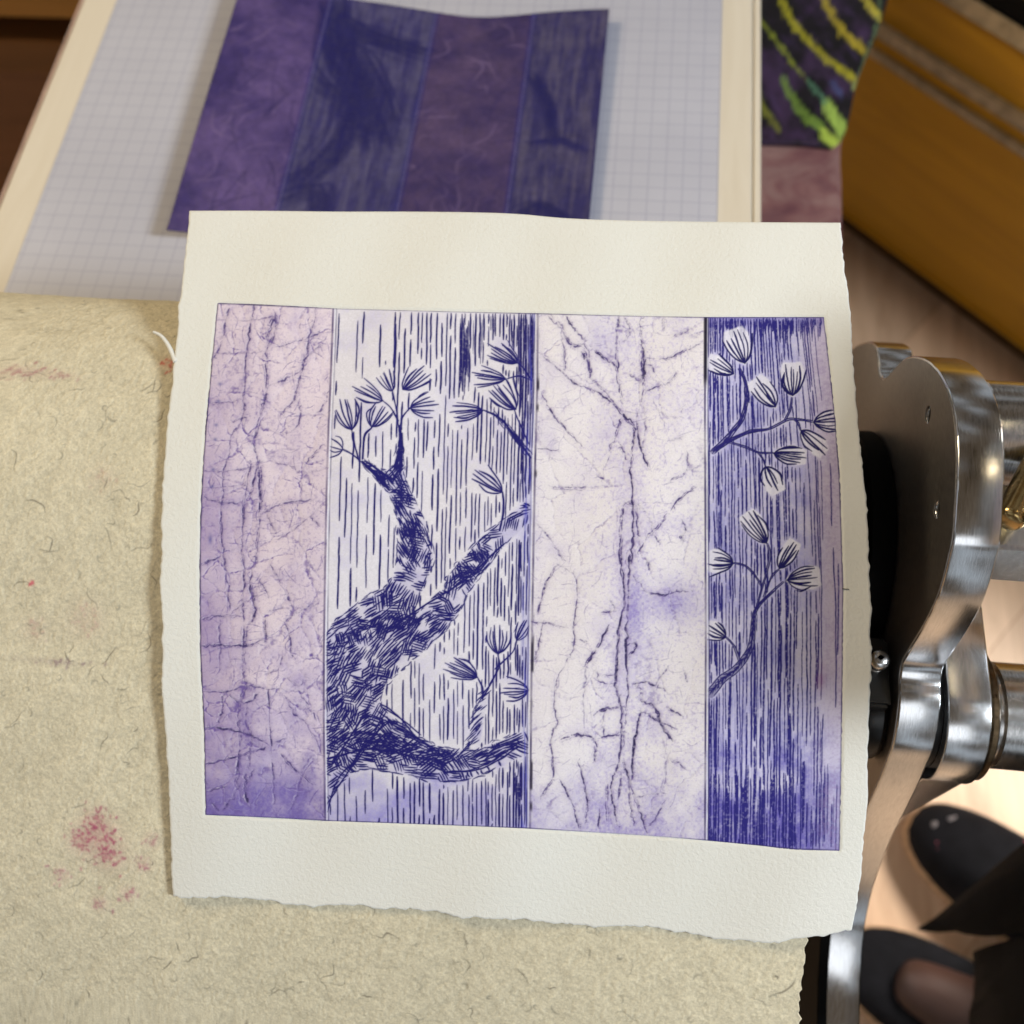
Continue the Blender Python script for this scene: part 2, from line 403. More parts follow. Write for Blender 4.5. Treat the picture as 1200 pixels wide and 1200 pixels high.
FL4 = [((873, 426), (-.35, -1), 37, 13, 7), ((860, 438), (-1, -.55), 30, 8, 6), ((929, 464), (-.02, -1), 34, 12, 8), ((909, 477), (-.62, -.8), 36, 11, 6), ((953, 495), (1, -.02), 30, 11, 7),
       ((938, 504), (.8, .75), 34, 9, 5), ((906, 531), (1, .12), 34, 9, 8), ((897, 546), (.45, .9), 30, 10, 5), ((899, 637), (-.6, -.85), 38, 11, 7), ((860, 660), (-1, -.12), 27, 12, 8),
       ((913, 667), (.5, -.85), 33, 8, 6), ((922, 680), (1, -.12), 34, 12, 8), ((851, 747), (-.9, -.5), 22, 9, 6)]
BR4 = [([(836, 529), (848, 518), (860, 504), (870, 490), (874, 474), (875, 458), (872, 443), (866, 432)], (7, 2.5)),
       ([(838, 527), (856, 516), (878, 506), (900, 503), (920, 493), (930, 491), (952, 494)], (4, 1.8)), ([(854, 518), (874, 524), (888, 530), (906, 531)], (2.4, 1.6)),
       ([(888, 530), (894, 538), (897, 546)], (1.8, 1.5)), ([(928, 466), (926, 480), (919, 493)], (2.2, 2.0)), ([(930, 491), (935, 496), (938, 504)], (2, 1.5)),
       ([(833, 812), (846, 796), (860, 786), (873, 771), (880, 757), (882, 742), (883, 728), (886, 714), (898, 700), (918, 682)], (11, 2.2)),
       ([(899, 637), (902, 650), (898, 672), (886, 712)], (2, 1.6)), ([(860, 660), (873, 663), (884, 673), (892, 686)], (1.8, 1.8)), ([(851, 747), (860, 757), (866, 774)], (2.2, 2.4)),
       ([(913, 667), (904, 676), (895, 700)], (1.6, 1.6))]
TRUNK = [(423, 541), (443, 564), (456, 580), (463, 595), (466, 612), (466, 632), (466, 651), (461, 675), (451, 690), (434, 698), (412, 712), (393, 727), (382, 741), (381, 850), (383, 952),
         (389, 935), (397, 920), (410, 906), (432, 901), (477, 908), (510, 917), (536, 916), (564, 908), (590, 897), (623, 881), (623, 853), (605, 860), (588, 868), (566, 876), (540, 878), (514, 876),
         (490, 864), (467, 847), (449, 830), (445, 822), (451, 803), (467, 788), (484, 772), (501, 760), (521, 740), (536, 721), (549, 693), (564, 673), (581, 651), (599, 632), (621, 610), (621, 583),
         (597, 604), (575, 621), (560, 636), (540, 656), (527, 671), (519, 690), (501, 708), (484, 719), (488, 708), (501, 677), (508, 654), (504, 632), (498, 608), (490, 593), (475, 560),
         (473, 541), (471, 512), (469, 499), (466, 502), (467, 521), (461, 545), (456, 554), (443, 549), (432, 541)]
TWIG2 = [(549, 876), (556, 852), (562, 822), (567, 806), (573, 806), (570, 830), (566, 852), (562, 876)]
HOLE = []
trunk = ART.poly(TRUNK); twig = ART.poly(TWIG2)
trunk_b = trunk | twig
halo = np.zeros((HH, WW))
for f in FL2 + FL4: halo = np.maximum(halo, ART.poly(fanpoly(*f[:4])))
flowers = halo.copy()
halo = np.maximum(blur(halo, 4)*1.25, trunk_b)
br4 = np.zeros((HH, WW))
tmp = ART
for pts, (w0, w1) in BR4:
    c = catmull(pts, 8); n = len(c)
    for i in range(n-1): ART.stroke(c[i:i+2], w0+(w1-w0)*i/n, 1, 0)
br4 = ART.flush()
halo4 = np.clip(blur((flowers > .5).astype(float), 1)*(.45+1.0*NV) + blur(br4, 2)*.6, 0, 1)

# ---- panel 2: dashed vertical hatching, denser to the right
def broken(mask, x, y): return ART.at(mask, np.array([x]), np.array([y]))[0]
s = .02
while s < .985:
    y = rng.uniform(-60, 20)
    dens = .52 + .62*s
    while y < 615:
        L = rng.uniform(24, 105) * (1.15 if s > .55 else .95); gap = rng.uniform(3, 24) * (1.2 - .8*s)
        y0, y1 = max(y, 1), min(y+L, 604); y += L + gap
        if y1 - y0 < 6: continue
        t0 = y0/604
        d = dens + (.35 if (t0 < .25 and s > .35) else 0) + (.15 if t0 > .86 else 0)
        if rng.random() > d: continue
        ys = np.linspace(y0, y1, 9); yy = 364 + ys + s*4
        xx = bx(1, yy)*(1-s) + bx(2, yy)*s + np.cumsum(rng.normal(size=9))*.16
        hv = ART.at(halo, xx, yy) < .42
        i = 0
        while i < 9:
            if not hv[i]: i += 1; continue
            j = i
            while j+1 < 9 and hv[j+1]: j += 1
            if j > i: ART.stroke(np.stack([xx[i:j+1], yy[i:j+1]], -1), rng.uniform(1.3, 2.35), rng.uniform(.8, 1), .45, .14)
            i = j+1
    s += rng.uniform(.021, .044) * (1.22 - .80*s)
# extra dense top right strip and right border strip
for _ in range(170):
    s_ = 1 - abs(rng.normal())*.12 if rng.random() < .35 else rng.uniform(.62, 1)
    if s_ < .5: continue
    y0 = rng.uniform(0, 60) if s_ < .93 or rng.random() < .5 else rng.uniform(0, 590); L = rng.uniform(15, 80)
    yy = 366 + np.linspace(y0, min(y0+L, 602), 6); xx = bx(1, yy)*(1-s_)+bx(2, yy)*s_
    if ART.at(halo, xx, yy).max() < .4: ART.stroke(np.stack([xx, yy], -1), rng.uniform(.9, 1.8), rng.uniform(.5, .95), .5)
hatch2 = ART.flush()

# ---- trunk bark: patches of short parallel strokes, each patch with its own direction
ti = np.argwhere(trunk); axis_dirs = []
cent = []
for _q in ti[rng.integers(0, len(ti), 5000)]:
    if all((_q[0]-c[0])**2+(_q[1]-c[1])**2 > (10.5*SR)**2 for c in cent): cent.append(_q)
tb = blur(trunk.astype(float), 1)
for (j, i) in cent:
    if rng.random() < .13 and j/SR < 490: continue
    cx, cy = 226 + i/SR, 345 + j/SR
    if cy > 845: base = rng.choice([8, -25, 25, 60, 150, 5])
    elif cx > 500 and cy < 730: base = rng.choice([-38, 20, 60, -10, 95])
    elif cx > 440 and cy < 690: base = rng.choice([60, 15, -30, 110])
    else: base = rng.choice([-35, -30, -50, 8, -65, 85])
    an = math.radians(base + rng.normal()*9); d = np.array([math.cos(an), math.sin(an)]); q = np.array([-d[1], d[0]])
    sp = rng.uniform(2.5, 3.3); Ln = rng.uniform(12, 21); k = rng.integers(4, 7); wd = rng.uniform(1.45, 2.35)
    for m in range(k):
        c = np.array([cx, cy]) + q*(m-k/2)*sp + d*rng.normal()*1.8
        for f_ in (1, .6, .35):
            P = np.stack([c - d*Ln*f_/2, c + q*rng.normal()*.5, c + d*Ln*f_/2])
            if ART.at(tb, P[:, 0], P[:, 1]).min() > .12: ART.stroke(P, wd, rng.uniform(.85, 1), .55, .12); break
# dense dark places on the bark
for cx, cy, rx_, ry_, n, ang in [(560, 650, 16, 7, 40, 60), (545, 672, 14, 8, 30, 10), (484, 620, 13, 16, 60, 70), (470, 585, 10, 16, 40, 65), (450, 560, 14, 9, 40, 50), (470, 540, 5, 20, 26, 100),
                            (405, 735, 18, 20, 70, -40), (395, 775, 12, 30, 60, -30), (425, 745, 22, 10, 40, -30), (440, 800, 12, 22, 50, -70), (400, 860, 16, 30, 60, -60), (470, 880, 40, 14, 90, 10),
                            (440, 870, 30, 14, 70, -20), (520, 890, 20, 12, 36, 30), (570, 884, 16, 9, 26, -25), (430, 700, 24, 7, 26, -20), (480, 725, 26, 5, 34, -22), (455, 735, 30, 5, 30, -30), (390, 820, 8, 40, 40, -45)]:
    for _ in range(int(n*(.38 if cx < 455 and cy > 690 and cy < 850 else (.85 if cy > 850 else 1.1)))):
        c = np.array([cx, cy]) + rng.normal(size=2)*np.array([rx_, ry_])*.55
        an = math.radians(ang + rng.normal()*18); d = np.array([math.cos(an), math.sin(an)])*rng.uniform(4, 9)
        P = np.stack([c-d, c, c+d])
        if ART.at(trunk.astype(float), P[:, 0], P[:, 1]).min() > .1: ART.stroke(P, rng.uniform(1.1, 2.0), rng.uniform(.8, 1), .6, .2)
# outlines (scratchy, interrupted)
TC = np.array(TRUNK + TRUNK[:1], float)
for i in range(len(TC)-1):
    a, b = TC[i], TC[i+1]
    if max(a[0], b[0]) > 616 or min(a[0], b[0]) < 384: continue
    for _ in range(3):
        t0 = rng.uniform(-.1, .7); t1 = t0+rng.uniform(.25, .55); o = rng.normal(size=2)*1.1
        ART.stroke([a+(b-a)*t0+o, a+(b-a)*(t0+t1)/2+o+rng.normal(size=2)*.6, a+(b-a)*t1+o+rng.normal(size=2)*.8], rng.uniform(.9, 1.7), rng.uniform(.6, .95), .5, .2)
for P in ([(384, 950), (400, 915), (425, 880), (450, 845)], [(386, 900), (410, 860), (437, 822)], [(445, 825), (470, 840), (492, 866)], [(384, 875), (420, 860), (470, 868)], [(386, 890), (440, 880), (500, 892)],
          [(440, 835), (480, 858), (520, 890)], [(455, 735), (500, 710), (540, 680), (590, 640)], [(410, 900), (450, 850), (480, 855)], [(520, 905), (560, 900), (612, 872)]):
    for _ in range(2): ART.stroke(np.array(P, float)+rng.normal(size=(len(P), 2))*2.2, 1.6, .9, .5, .3)
# ragged small strokes over the slim twig of panel 2 and its thorny edge
for k in range(46):
    t = rng.random(); c = np.array([552+14*(1-t)+rng.normal()*3, 876-66*(1-t)*1.0]); d = np.array([rng.uniform(4, 9), rng.uniform(-9, -4)])*.6
    ART.stroke([c-d, c+d], 1.3, .9, .6)
for k in range(36):
    t = rng.random(); c = np.array([585+34*t, 488+44*t]) + rng.normal(size=2)*np.array([2.5, 2.5]); d = np.array([5, 6.5])*rng.uniform(.5, 1.2)
    ART.stroke([c-d, c+d], 1.2, .9, .6)
for f in FL2: fan(*f)
for p, w in TW2:
    for _ in range(2): ART.stroke(np.array(p, float)+rng.normal(size=(len(p), 2))*.5, w, .95, .35, .2)
lines2 = ART.flush()
trunk_wash = blur(trunk_b.astype(float), 2)

# ---- panel 4: very dense vertical streaks, open to the right
hm4 = np.maximum(blur((flowers > .5).astype(float), 1)*.95, blur(br4, 2)*.8)
s_ = .012
while s_ < .992:
    dens = 1.0 if s_ < .66 else max(.42, 1 - (s_-.66)*2.2)
    y = rng.uniform(-90, 0)
    while y < 624:
        L = rng.uniform(50, 260); gap = rng.uniform(1, 14) if s_ < .64 else rng.uniform(5, 60)
        y0, y1 = max(y, 1), min(y+L, 622); y += L+gap
        if y1-y0 < 8 or rng.random() > dens: continue
        n = max(int((y1-y0)/4), 4); yy = 372 + np.linspace(y0, y1, n) + s_*3; xx = bx(3, yy)*(1-s_)+bx(4, yy)*s_ + np.cumsum(rng.normal(size=n))*.16
        hv = ART.at(hm4, xx, yy) < .35+.3*rng.random(n)
        i = 0
        while i < n:
            if not hv[i]: i += 1; continue
            j = i
            while j+1 < n and hv[j+1]: j += 1
            if j > i+1: ART.stroke(np.stack([xx[i:j+1], yy[i:j+1]], -1), rng.uniform(1.0, 2.5) if s_ < .66 else rng.uniform(.9, 1.9), rng.uniform(.7, 1), .5)
            i = j+1
    s_ += rng.uniform(.016, .031) if s_ < .68 else rng.uniform(.018, .042)
for _ in range(80):
    s_ = rng.uniform(.02, .98); y0 = rng.uniform(0, 5); L = rng.uniform(6, 26); x = bx(3, 380)*(1-s_)+bx(4, 380)*s_
    ART.stroke([(x, 372+y0), (x+rng.normal()*.5, 372+y0+L)], rng.uniform(1.2, 2.4), rng.uniform(.6, 1), .5)
for _ in range(60):
    s_ = rng.uniform(.02, .95); y0 = rng.uniform(520, 600); L = rng.uniform(25, 90); yy = np.array([372+y0, min(372+y0+L, 992)]); xx = bx(3, yy)*(1-s_)+bx(4, yy)*s_
    ART.stroke(np.stack([xx, yy], -1), rng.uniform(1., 2.4), rng.uniform(.5, 1), .5)
streak4 = ART.flush()
for f in FL4: fan(*f, w=1.95)
for pts, (w0, w1) in BR4:
    c = catmull(pts, 8)
    n = len(c)
    for i in range(n-1):
        ww = w0+(w1-w0)*i/n
        t = nrm(c[i+1]-c[i]); q = np.array([-t[1], t[0]])
        for _ in range(2 if ww > 3 else 1):
            o = q*rng.uniform(-.5, .5)*ww
            if ww > 3: ART.stroke([c[i]+o-t*3, c[i]-o*rng.uniform(-.3, 1)+t*5], 1.2, .95, .5)
    for sg in (-1, 1):
        off = np.array([nrm(np.array([-(c[min(i+1, n-1)]-c[max(i-1, 0)])[1], (c[min(i+1, n-1)]-c[max(i-1, 0)])[0]])) * sg*(w0+(w1-w0)*i/n)*.45 for i in range(n)])
        ART.stroke((c+off)[::4], 1.3, .95, .3, .25)
lines4 = ART.flush()

# ---- crumpled panels: creases traced one by one plus a faint crackle
def cz(z, x0, y0, k): return [(x0+a/k, y0+b/k) for a, b in z]
K1 = [([(150, 40), (130, 110), (118, 190), (75, 275)], 3, .7), ([(265, 20), (250, 110), (235, 200), (222, 330), (218, 450), (210, 540), (160, 620), (150, 700), (125, 770), (122, 900), (112, 1050), (135, 1200)], 3.2, .9),
      ([(350, 80), (325, 180), (320, 300), (315, 430), (290, 530), (262, 650), (275, 740), (255, 860), (240, 900)], 3.4, .95), ([(355, 60), (360, 130), (330, 220)], 3, .7),
      ([(540, 50), (515, 170), (490, 270), (470, 350), (445, 450), (370, 540)], 3.2, .9), ([(560, 130), (540, 165), (450, 195), (350, 220)], 2.4, .8), ([(570, 205), (500, 270), (470, 330), (400, 365), (325, 400)], 2.4, .75),
      ([(460, 460), (475, 530), (440, 600), (360, 610)], 2.2, .75), ([(610, 380), (575, 490), (520, 540)], 2, .55), ([(580, 660), (520, 720), (490, 760)], 2, .65), ([(285, 760), (290, 900), (285, 1000), (265, 1200)], 3.4, .95),
      ([(250, 740), (225, 850), (215, 1000), (208, 1150), (215, 1200)], 3, .85), ([(300, 970), (400, 930), (520, 915), (570, 920)], 2.2, .75), ([(320, 980), (350, 1040), (365, 1075)], 2, .6), ([(515, 985), (560, 1030)], 2, .8),
      ([(575, 930), (500, 1000), (390, 1080), (280, 1120)], 1.8, .5), ([(60, 475), (140, 472), (210, 460)], 2, .6), ([(160, 560), (235, 540)], 2.2, .8), ([(30, 780), (130, 785), (250, 765), (300, 740)], 2, .6),
      ([(30, 900), (110, 925), (240, 925)], 2.2, .7), ([(95, 95), (230, 100), (350, 85)], 1.8, .45), ([(70, 250), (230, 245), (330, 235)], 1.6, .35), ([(350, 745), (420, 755), (480, 790), (590, 770)], 1.8, .5), ([(30, 860), (180, 850), (230, 830)], 1.6, .5)]
K1b = [([(265, 0), (248, 60), (240, 150), (255, 250), (230, 310), (212, 400), (205, 500), (215, 580), (188, 660), (190, 780), (188, 900), (170, 1010)], 4, .95), ([(205, 0), (210, 120), (200, 220), (210, 330), (205, 420)], 3.2, .85),
       ([(120, 0), (135, 110), (145, 240)], 3, .75), ([(20, 400), (100, 395), (200, 400), (310, 375)], 3, .95), ([(35, 755), (120, 765), (240, 795), (320, 830)], 3.4, 1.0), ([(40, 925), (150, 895), (250, 865), (300, 850)], 3, .95),
       ([(20, 45), (110, 10)], 2.4, .8), ([(25, 285), (90, 270), (190, 270)], 2.4, .8), ([(100, 290), (105, 400), (100, 520)], 2.4, .7), ([(25, 600), (130, 600), (220, 580), (360, 590)], 2.4, .8),
       ([(260, 90), (300, 150), (320, 190)], 2.2, .7), ([(300, 260), (305, 380)], 2.6, .75), ([(400, 170), (410, 210), (430, 240)], 2.4, .8), ([(390, 300), (415, 370), (415, 430), (430, 450)], 2.6, .85),
       ([(270, 180), (210, 215), (160, 250)], 2.2, .75), ([(435, 260), (470, 240), (535, 215)], 2.2, .6), ([(310, 250), (400, 235), (420, 260), (390, 300)], 2, .5), ([(318, 590), (325, 720), (330, 850), (340, 960), (345, 1100)], 3, .9),
       ([(390, 620), (430, 700), (480, 740), (550, 870)], 2.2, .7), ([(445, 590), (490, 660), (530, 730)], 2.4, .7), ([(370, 870), (430, 940), (520, 1010)], 2.4, .75), ([(400, 800), (330, 830), (240, 870)], 2, .6),
       ([(220, 970), (215, 1030), (225, 1090)], 4, .95), ([(190, 1000), (160, 1070), (120, 1120)], 2.4, .7), ([(460, 980), (440, 1060), (410, 1130)], 2.2, .6), ([(45, 1035), (130, 1020)], 2.2, .75), ([(120, 610), (115, 680), (100, 740)], 3, .75),
       ([(150, 620), (190, 650), (250, 640), (270, 610)], 3.4, .85), ([(230, 660), (215, 730), (240, 800), (230, 930)], 2.6, .7), ([(480, 520), (450, 580), (390, 520)], 2, .5), ([(320, 30), (370, 130)], 2, .55), ([(255, 940), (230, 1000)], 2.5, .7),
       ([(300, 530), (360, 500), (380, 440)], 2, .5), ([(60, 1080), (100, 1130)], 2, .6), ([(510, 880), (470, 940)], 1.8, .5)]
K3 = [([(130, 40), (190, 100), (240, 180), (300, 190), (330, 330)], 4.5, .7), ([(215, 40), (250, 100), (310, 160), (370, 220), (450, 285)], 3.2, .95), ([(190, 100), (205, 200), (210, 300)], 2.4, .55), ([(290, 210), (300, 240)], 4, .9),
      ([(460, 40), (455, 150), (455, 280), (470, 380), (480, 470), (465, 560), (430, 650), (390, 760)], 3.6, .8), ([(480, 40), (510, 100), (490, 170)], 2.6, .5), ([(570, 40), (568, 130), (572, 200), (578, 300), (575, 400), (545, 520)], 3.2, .8),
      ([(572, 230), (575, 340)], 5, 1.0), ([(572, 232), (680, 240), (770, 205), (850, 165)], 2.4, .75), ([(100, 220), (200, 310), (260, 360), (350, 395), (430, 450), (480, 510), (520, 550)], 3.2, .95), ([(330, 330), (400, 400), (470, 490)], 3, .5),
      ([(95, 400), (150, 500), (220, 580), (310, 665)], 2.2, .85), ([(85, 660), (185, 675)], 1.8, .8), ([(140, 845), (220, 845), (310, 845)], 1.8, .75), ([(150, 850), (300, 855)], 1.5, .4), ([(730, 310), (690, 355), (590, 395)], 2, .75),
      ([(480, 500), (530, 560), (520, 680), (515, 800), (525, 920), (525, 1050), (520, 1200)], 5, .95), ([(545, 540), (560, 640), (600, 755)], 3.4, .9), ([(465, 640), (500, 720)], 2.2, .6), ([(580, 450), (585, 560), (575, 640)], 2.2, .5),
      ([(525, 920), (485, 930), (470, 1050), (470, 1200)], 3.2, .8), ([(540, 930), (545, 1050), (560, 1080)], 3, .7), ([(820, 840), (740, 910), (660, 1010), (590, 1090), (545, 1160)], 3, .75), ([(540, 920), (600, 980), (620, 1060), (655, 1105)], 2, .6),
      ([(780, 675), (775, 770), (705, 810)], 2.2, .7), ([(690, 630), (770, 605)], 2, .5), ([(850, 740), (770, 770)], 1.6, .4), ([(755, 1000), (775, 1040), (755, 1080), (765, 1100)], 2.4, .85), ([(70, 1010), (140, 1090), (200, 1180)], 2.2, .6),
      ([(670, 50), (670, 120)], 2, .4), ([(710, 140), (800, 100)], 2, .5), ([(500, 310), (570, 350)], 2.4, .5), ([(590, 250), (630, 310)], 2.4, .5), ([(620, 430), (660, 500), (740, 520), (760, 470)], 1.8, .35), ([(350, 790), (390, 810)], 2.4, .7)]
K3b = [([(415, 0), (425, 100), (432, 200), (410, 300), (400, 420), (395, 540), (415, 620), (420, 740), (410, 860)], 4.4, .95), ([(455, 0), (445, 100), (440, 250), (435, 400), (440, 560), (430, 680), (420, 800)], 4.2, .95), ([(465, 80), (510, 145), (585, 168), (650, 150), (720, 155)], 2.6, .9),
       ([(150, 40), (100, 130), (70, 240)], 3, .7), ([(150, 40), (225, 90), (235, 180), (220, 280), (222, 380), (200, 430), (150, 520), (140, 620), (155, 700), (130, 740), (135, 930)], 2.6, .8), ([(365, 290), (320, 380), (270, 460)], 3.6, .95),
       ([(270, 460), (262, 560), (258, 680)], 2, .5), ([(330, 240), (390, 230), (370, 190)], 2.4, .7), ([(45, 275), (120, 288), (190, 300)], 2, .7), ([(90, 285), (70, 400), (45, 450)], 2.6, .85), ([(460, 535), (530, 530), (600, 565)], 3, .9), ([(555, 545), (605, 470)], 2, .6),
       ([(500, 600), (560, 640), (580, 700), (635, 775)], 4, .95), ([(500, 640), (470, 780), (462, 930)], 4.4, 1.0), ([(300, 660), (360, 635), (440, 630)], 3, .9), ([(340, 650), (345, 750)], 2.2, .6), ([(165, 768), (230, 748), (290, 755), (320, 790)], 3.2, .9),
       ([(320, 760), (400, 745), (430, 740)], 2.6, .8), ([(240, 850), (260, 930), (275, 1030), (265, 1120)], 3.2, .9), ([(165, 930), (220, 1050), (250, 1140)], 3, .85), ([(410, 860), (380, 930), (380, 1030), (405, 1130)], 3.6, .9), ([(425, 850), (460, 960), (490, 1050), (525, 1150)], 3.6, .95),
       ([(440, 920), (455, 1050), (465, 1120)], 2.6, .7), ([(415, 900), (405, 1010)], 2.4, .7), ([(600, 1010), (560, 1090), (530, 1120)], 2.4, .6), ([(470, 1000), (540, 990), (600, 990)], 2, .5), ([(130, 930), (80, 1010)], 2.4, .6), ([(600, 630), (670, 668)], 2.2, .8),
       ([(510, 650), (570, 690), (640, 720)], 2.6, .8), ([(310, 460), (325, 520), (390, 540)], 2.2, .65), ([(330, 500), (400, 500)], 1.8, .5), ([(430, 380), (480, 370), (450, 420)], 3.4, .9), ([(520, 20), (535, 60)], 3.2, .8), ([(310, 790), (305, 860)], 2.6, .7), ([(330, 1050), (320, 1130)], 3, .8),
       ([(620, 840), (690, 890)], 2.4, .6), ([(675, 480), (690, 530)], 1.8, .5), ([(590, 760), (600, 850), (590, 980)], 2, .4), ([(275, 360), (240, 350)], 2, .5), ([(470, 540), (500, 560), (490, 600)], 2, .5), ([(360, 1100), (355, 950)], 3, .6)]
def crease(lst, x0, y0, k, sc=1.0):
    for P, w, a in lst:
        p = np.array(cz(P, x0, y0, k)); q = catmull(p, 7) if len(p) > 2 else np.array([p[0]*(1-t)+p[1]*t for t in np.linspace(0, 1, 8)])
        q = q + random_n(q.shape)*.55
        n = len(q)
        for r_ in range(3):                              # several thin broken lines side by side
            o = rng.normal(size=2)*w*.22; i = 0
            while i < n-2:
                j = min(i + int(rng.integers(3, 9)), n-1)
                if rng.random() < .78: ART.stroke(q[i:j+1]+o+random_n((j+1-i, 2))*.35, w*rng.uniform(.16, .46)*sc, a*rng.uniform(.55, 1), .7, .3)
                i = j + int(rng.integers(0, 2))
        for _ in range(int(n*.8)):                       # little feathers of ink off the fold
            i = int(rng.integers(0, n)); an = rng.uniform(0, 6.28); l = rng.uniform(1.2, 4.5)
            ART.stroke([q[i], q[i]+l*np.array([math.cos(an), math.sin(an)])], rng.uniform(.5, 1.1), a*rng.uniform(.2, .7), .8)
        for _ in range(2):
            i = int(rng.integers(0, max(n-3, 1))); j = min(i+int(rng.integers(3, 7)), n-1)
            ART.stroke(q[i:j+1]+rng.normal(size=2)*.5, w*.62*sc, a, .9, .3)
crease(K1, 230, 350, 3.87); crease(K1b, 230, 650, 3.75); crease(K3, 610, 360, 4.0); crease(K3b, 610, 650, 3.53)
creases = ART.flush()
# secondary tiny wrinkles, mostly across the grain
for _ in range(1050):
    k = 0 if rng.random() < .5 else 2
    y = rng.uniform(375, 960); s_ = rng.random(); x = bx(k, y)*(1-s_)+bx(k+1, y)*s_
    an = rng.normal()*.35 + (0 if rng.random() < .45 else math.pi/2); L = rng.uniform(5, 24); d = np.array([math.cos(an), math.sin(an)])*L/2; q = np.array([-d[1], d[0]])*rng.normal()*.25
    ART.stroke([np.array([x, y])-d, np.array([x, y])+q, np.array([x, y])+d], rng.uniform(.7, 1.5), rng.uniform(.15, .65), .8, .5)
minor = ART.flush()
def vor(seed, n, x0, x1, y0, y1, wx):
    r = np.random.default_rng(seed); P = np.stack([r.uniform(x0, x1, n), r.uniform(y0, y1, n)], -1)
    i0, i1 = int((x0-226)*SR), int((x1-226)*SR); X = AX[:, i0:i1]+(N2[:, i0:i1]-.5)*16; Y = AY[:, i0:i1]+(N4[:, i0:i1]-.5)*22
    f1 = np.full(X.shape, 1e9); f2 = f1.copy()
    for a, b in P:
        d = np.hypot((X-a)*wx, Y-b); m = d < f1
        f2 = np.where(m, f1, np.minimum(f2, d)); f1 = np.where(m, d, f1)
    out = np.zeros((HH, WW)); out[:, i0:i1] = f2-f1; return out
V1 = vor(11, 130, 232, 400, 340, 985, 1.0); V3 = vor(12, 70, 612, 840, 350, 1000, 1.0)

# ---- compose colours
PAPER_T = lin((219, 214, 202))
def alb(c): return np.clip(lin(c) / PAPER_T * .80, 0, .9)
def lay(img, col, m): return img*(1-m[..., None]) + alb(col)*m[..., None]
P0, P1, P2, P3 = [p.astype(float) for p in PAN]
art = np.ones((HH, WW, 3)) * alb((212, 203, 204))
art = lay(art, (220, 201, 200), P0*1.0)
art = lay(art, (152, 127, 156), P0*(.55+.45*sstep(.1, .55, PT))*np.clip(sstep(.62, -.12, PS)*.74 + (N1-.5)*.8, 0, .85)*sstep(.05, .35, PT+.12))
art = lay(art, (154, 134, 172), P0*np.clip(sstep(.50, 1.0, PT)*.45 + (N4-.55)*1.0, 0, .6))
art = lay(art, (92, 74, 146), P0*np.clip(sstep(.78, 1.03, PT+(N4-.5)*.14+(N2-.5)*.10)*(.75+.5*(N3-.3)), 0, .88))
art = lay(art, (217, 208, 204), P1*1.0)
art = lay(art, (186, 176, 196), P1*np.clip((N4-.5)*1.5+(N3-.5)*.5, 0, .5))
art = lay(art, (118, 106, 180), P1*np.clip(sstep(.86, .99, PT+(N4-.5)*.14)*.62*(.4+.9*N2+.4*(N3-.5)), 0, .75))
art = lay(art, (120, 118, 188), P1*np.clip(sstep(.90, 1.02, PS)*.5*(N2+.3), 0, .6))
art = lay(art, (120, 110, 176), P1*np.clip(trunk_wash*.22 - .03 + (N2-.5)*.5*trunk_wash, 0, .5))
art = lay(art, (225, 214, 206), P2*1.0)
art = lay(art, (182, 168, 194), P2*np.clip((N4-.5)*.9 + sstep(.3, 0, np.abs(PS-.52))*.30*(N3+.3) + (N3-.42)*.75*sstep(.15, .6, PS+(N1-.5)*.3), 0, .5))
wash3 = np.exp(-(((AX-790)/34)**2+((AY-705)/26)**2))*.8 + np.exp(-(((AX-742)/13)**2+((AY-715)/42)**2))*.9 + np.exp(-(((AX-700)/16)**2+((AY-395)/28)**2))*.35 + sstep(.84, 1.03, PT+(N4-.5)*.18)*.75 + np.exp(-((PS-.0)/.05)**2)*.35*N2
art = lay(art, (126, 108, 172), P2*np.clip(wash3*(.25+.55*N2+.7*(N3-.2))*.95, 0, .78))
open4 = sstep(.70, .98, PS+(N1-.5)*.15)
art = lay(art, (202, 193, 206), P3*1.0)
art = lay(art, (136, 130, 184), P3*np.clip((.26+(N4-.5)*1.2+(N3-.5)*.6)*(1-open4*.8)*(1-halo4*.8), 0, .75))
art = lay(art, (186, 166, 176), P3*open4*.6*sstep(1, .5, PT))
art = lay(art, (94, 82, 156), P3*np.clip(sstep(.78, 1.0, PT+(N4-.5)*.26+(N2-.5)*.1)*.85*(1-.25*open4)*(.6+.8*N3) + sstep(.035, .0, PT)*.6, 0, .9)*(1-halo4*.8))
# vertical plate tone
art = lay(art, (52, 46, 130), P3*np.clip(sstep(.56, .92, NV+(N4-.5)*.55)*.38*(1-open4*.9)*(1-halo4)*(.55+.9*N3), 0, .9))
# creases
dry = .55 + .75*sstep(.2, .75, N3)
art = lay(art, (142, 116, 152), np.clip(blur(creases, 9)*2.6*(N3+.2), 0, .55)*(P0+P2*.55))
art = lay(art, (112, 92, 146), np.clip(blur(creases, 3)*1.5*(N3+.15), 0, .7)*(P0+P2*.8))
_sh = np.roll(np.roll(creases, -4, 1), -2, 0)
art = lay(art, (230, 220, 224), np.clip((_sh-creases)*.55*sstep(.35, .65, N3), 0, .5)*(P0+P2*.6))
art = lay(art, (130, 108, 146), P0*np.clip(sstep(.50, .76, N3)*.42*(N1+.3), 0, .5)+P2*sstep(.56, .80, N3)*.24)
art = lay(art, (78, 62, 110), np.clip(creases*(.35+1.05*sstep(.30, .62, N3))*1.15, 0, 1)*(P0*.92+P2*.95))
art = lay(art, (40, 34, 64), np.clip((creases-.62)*1.9*dry, 0, .85)*(P0*.75+P2))
art = lay(art, (104, 84, 136), np.clip(minor*dry, 0, .7)*(P0+P2*.6))
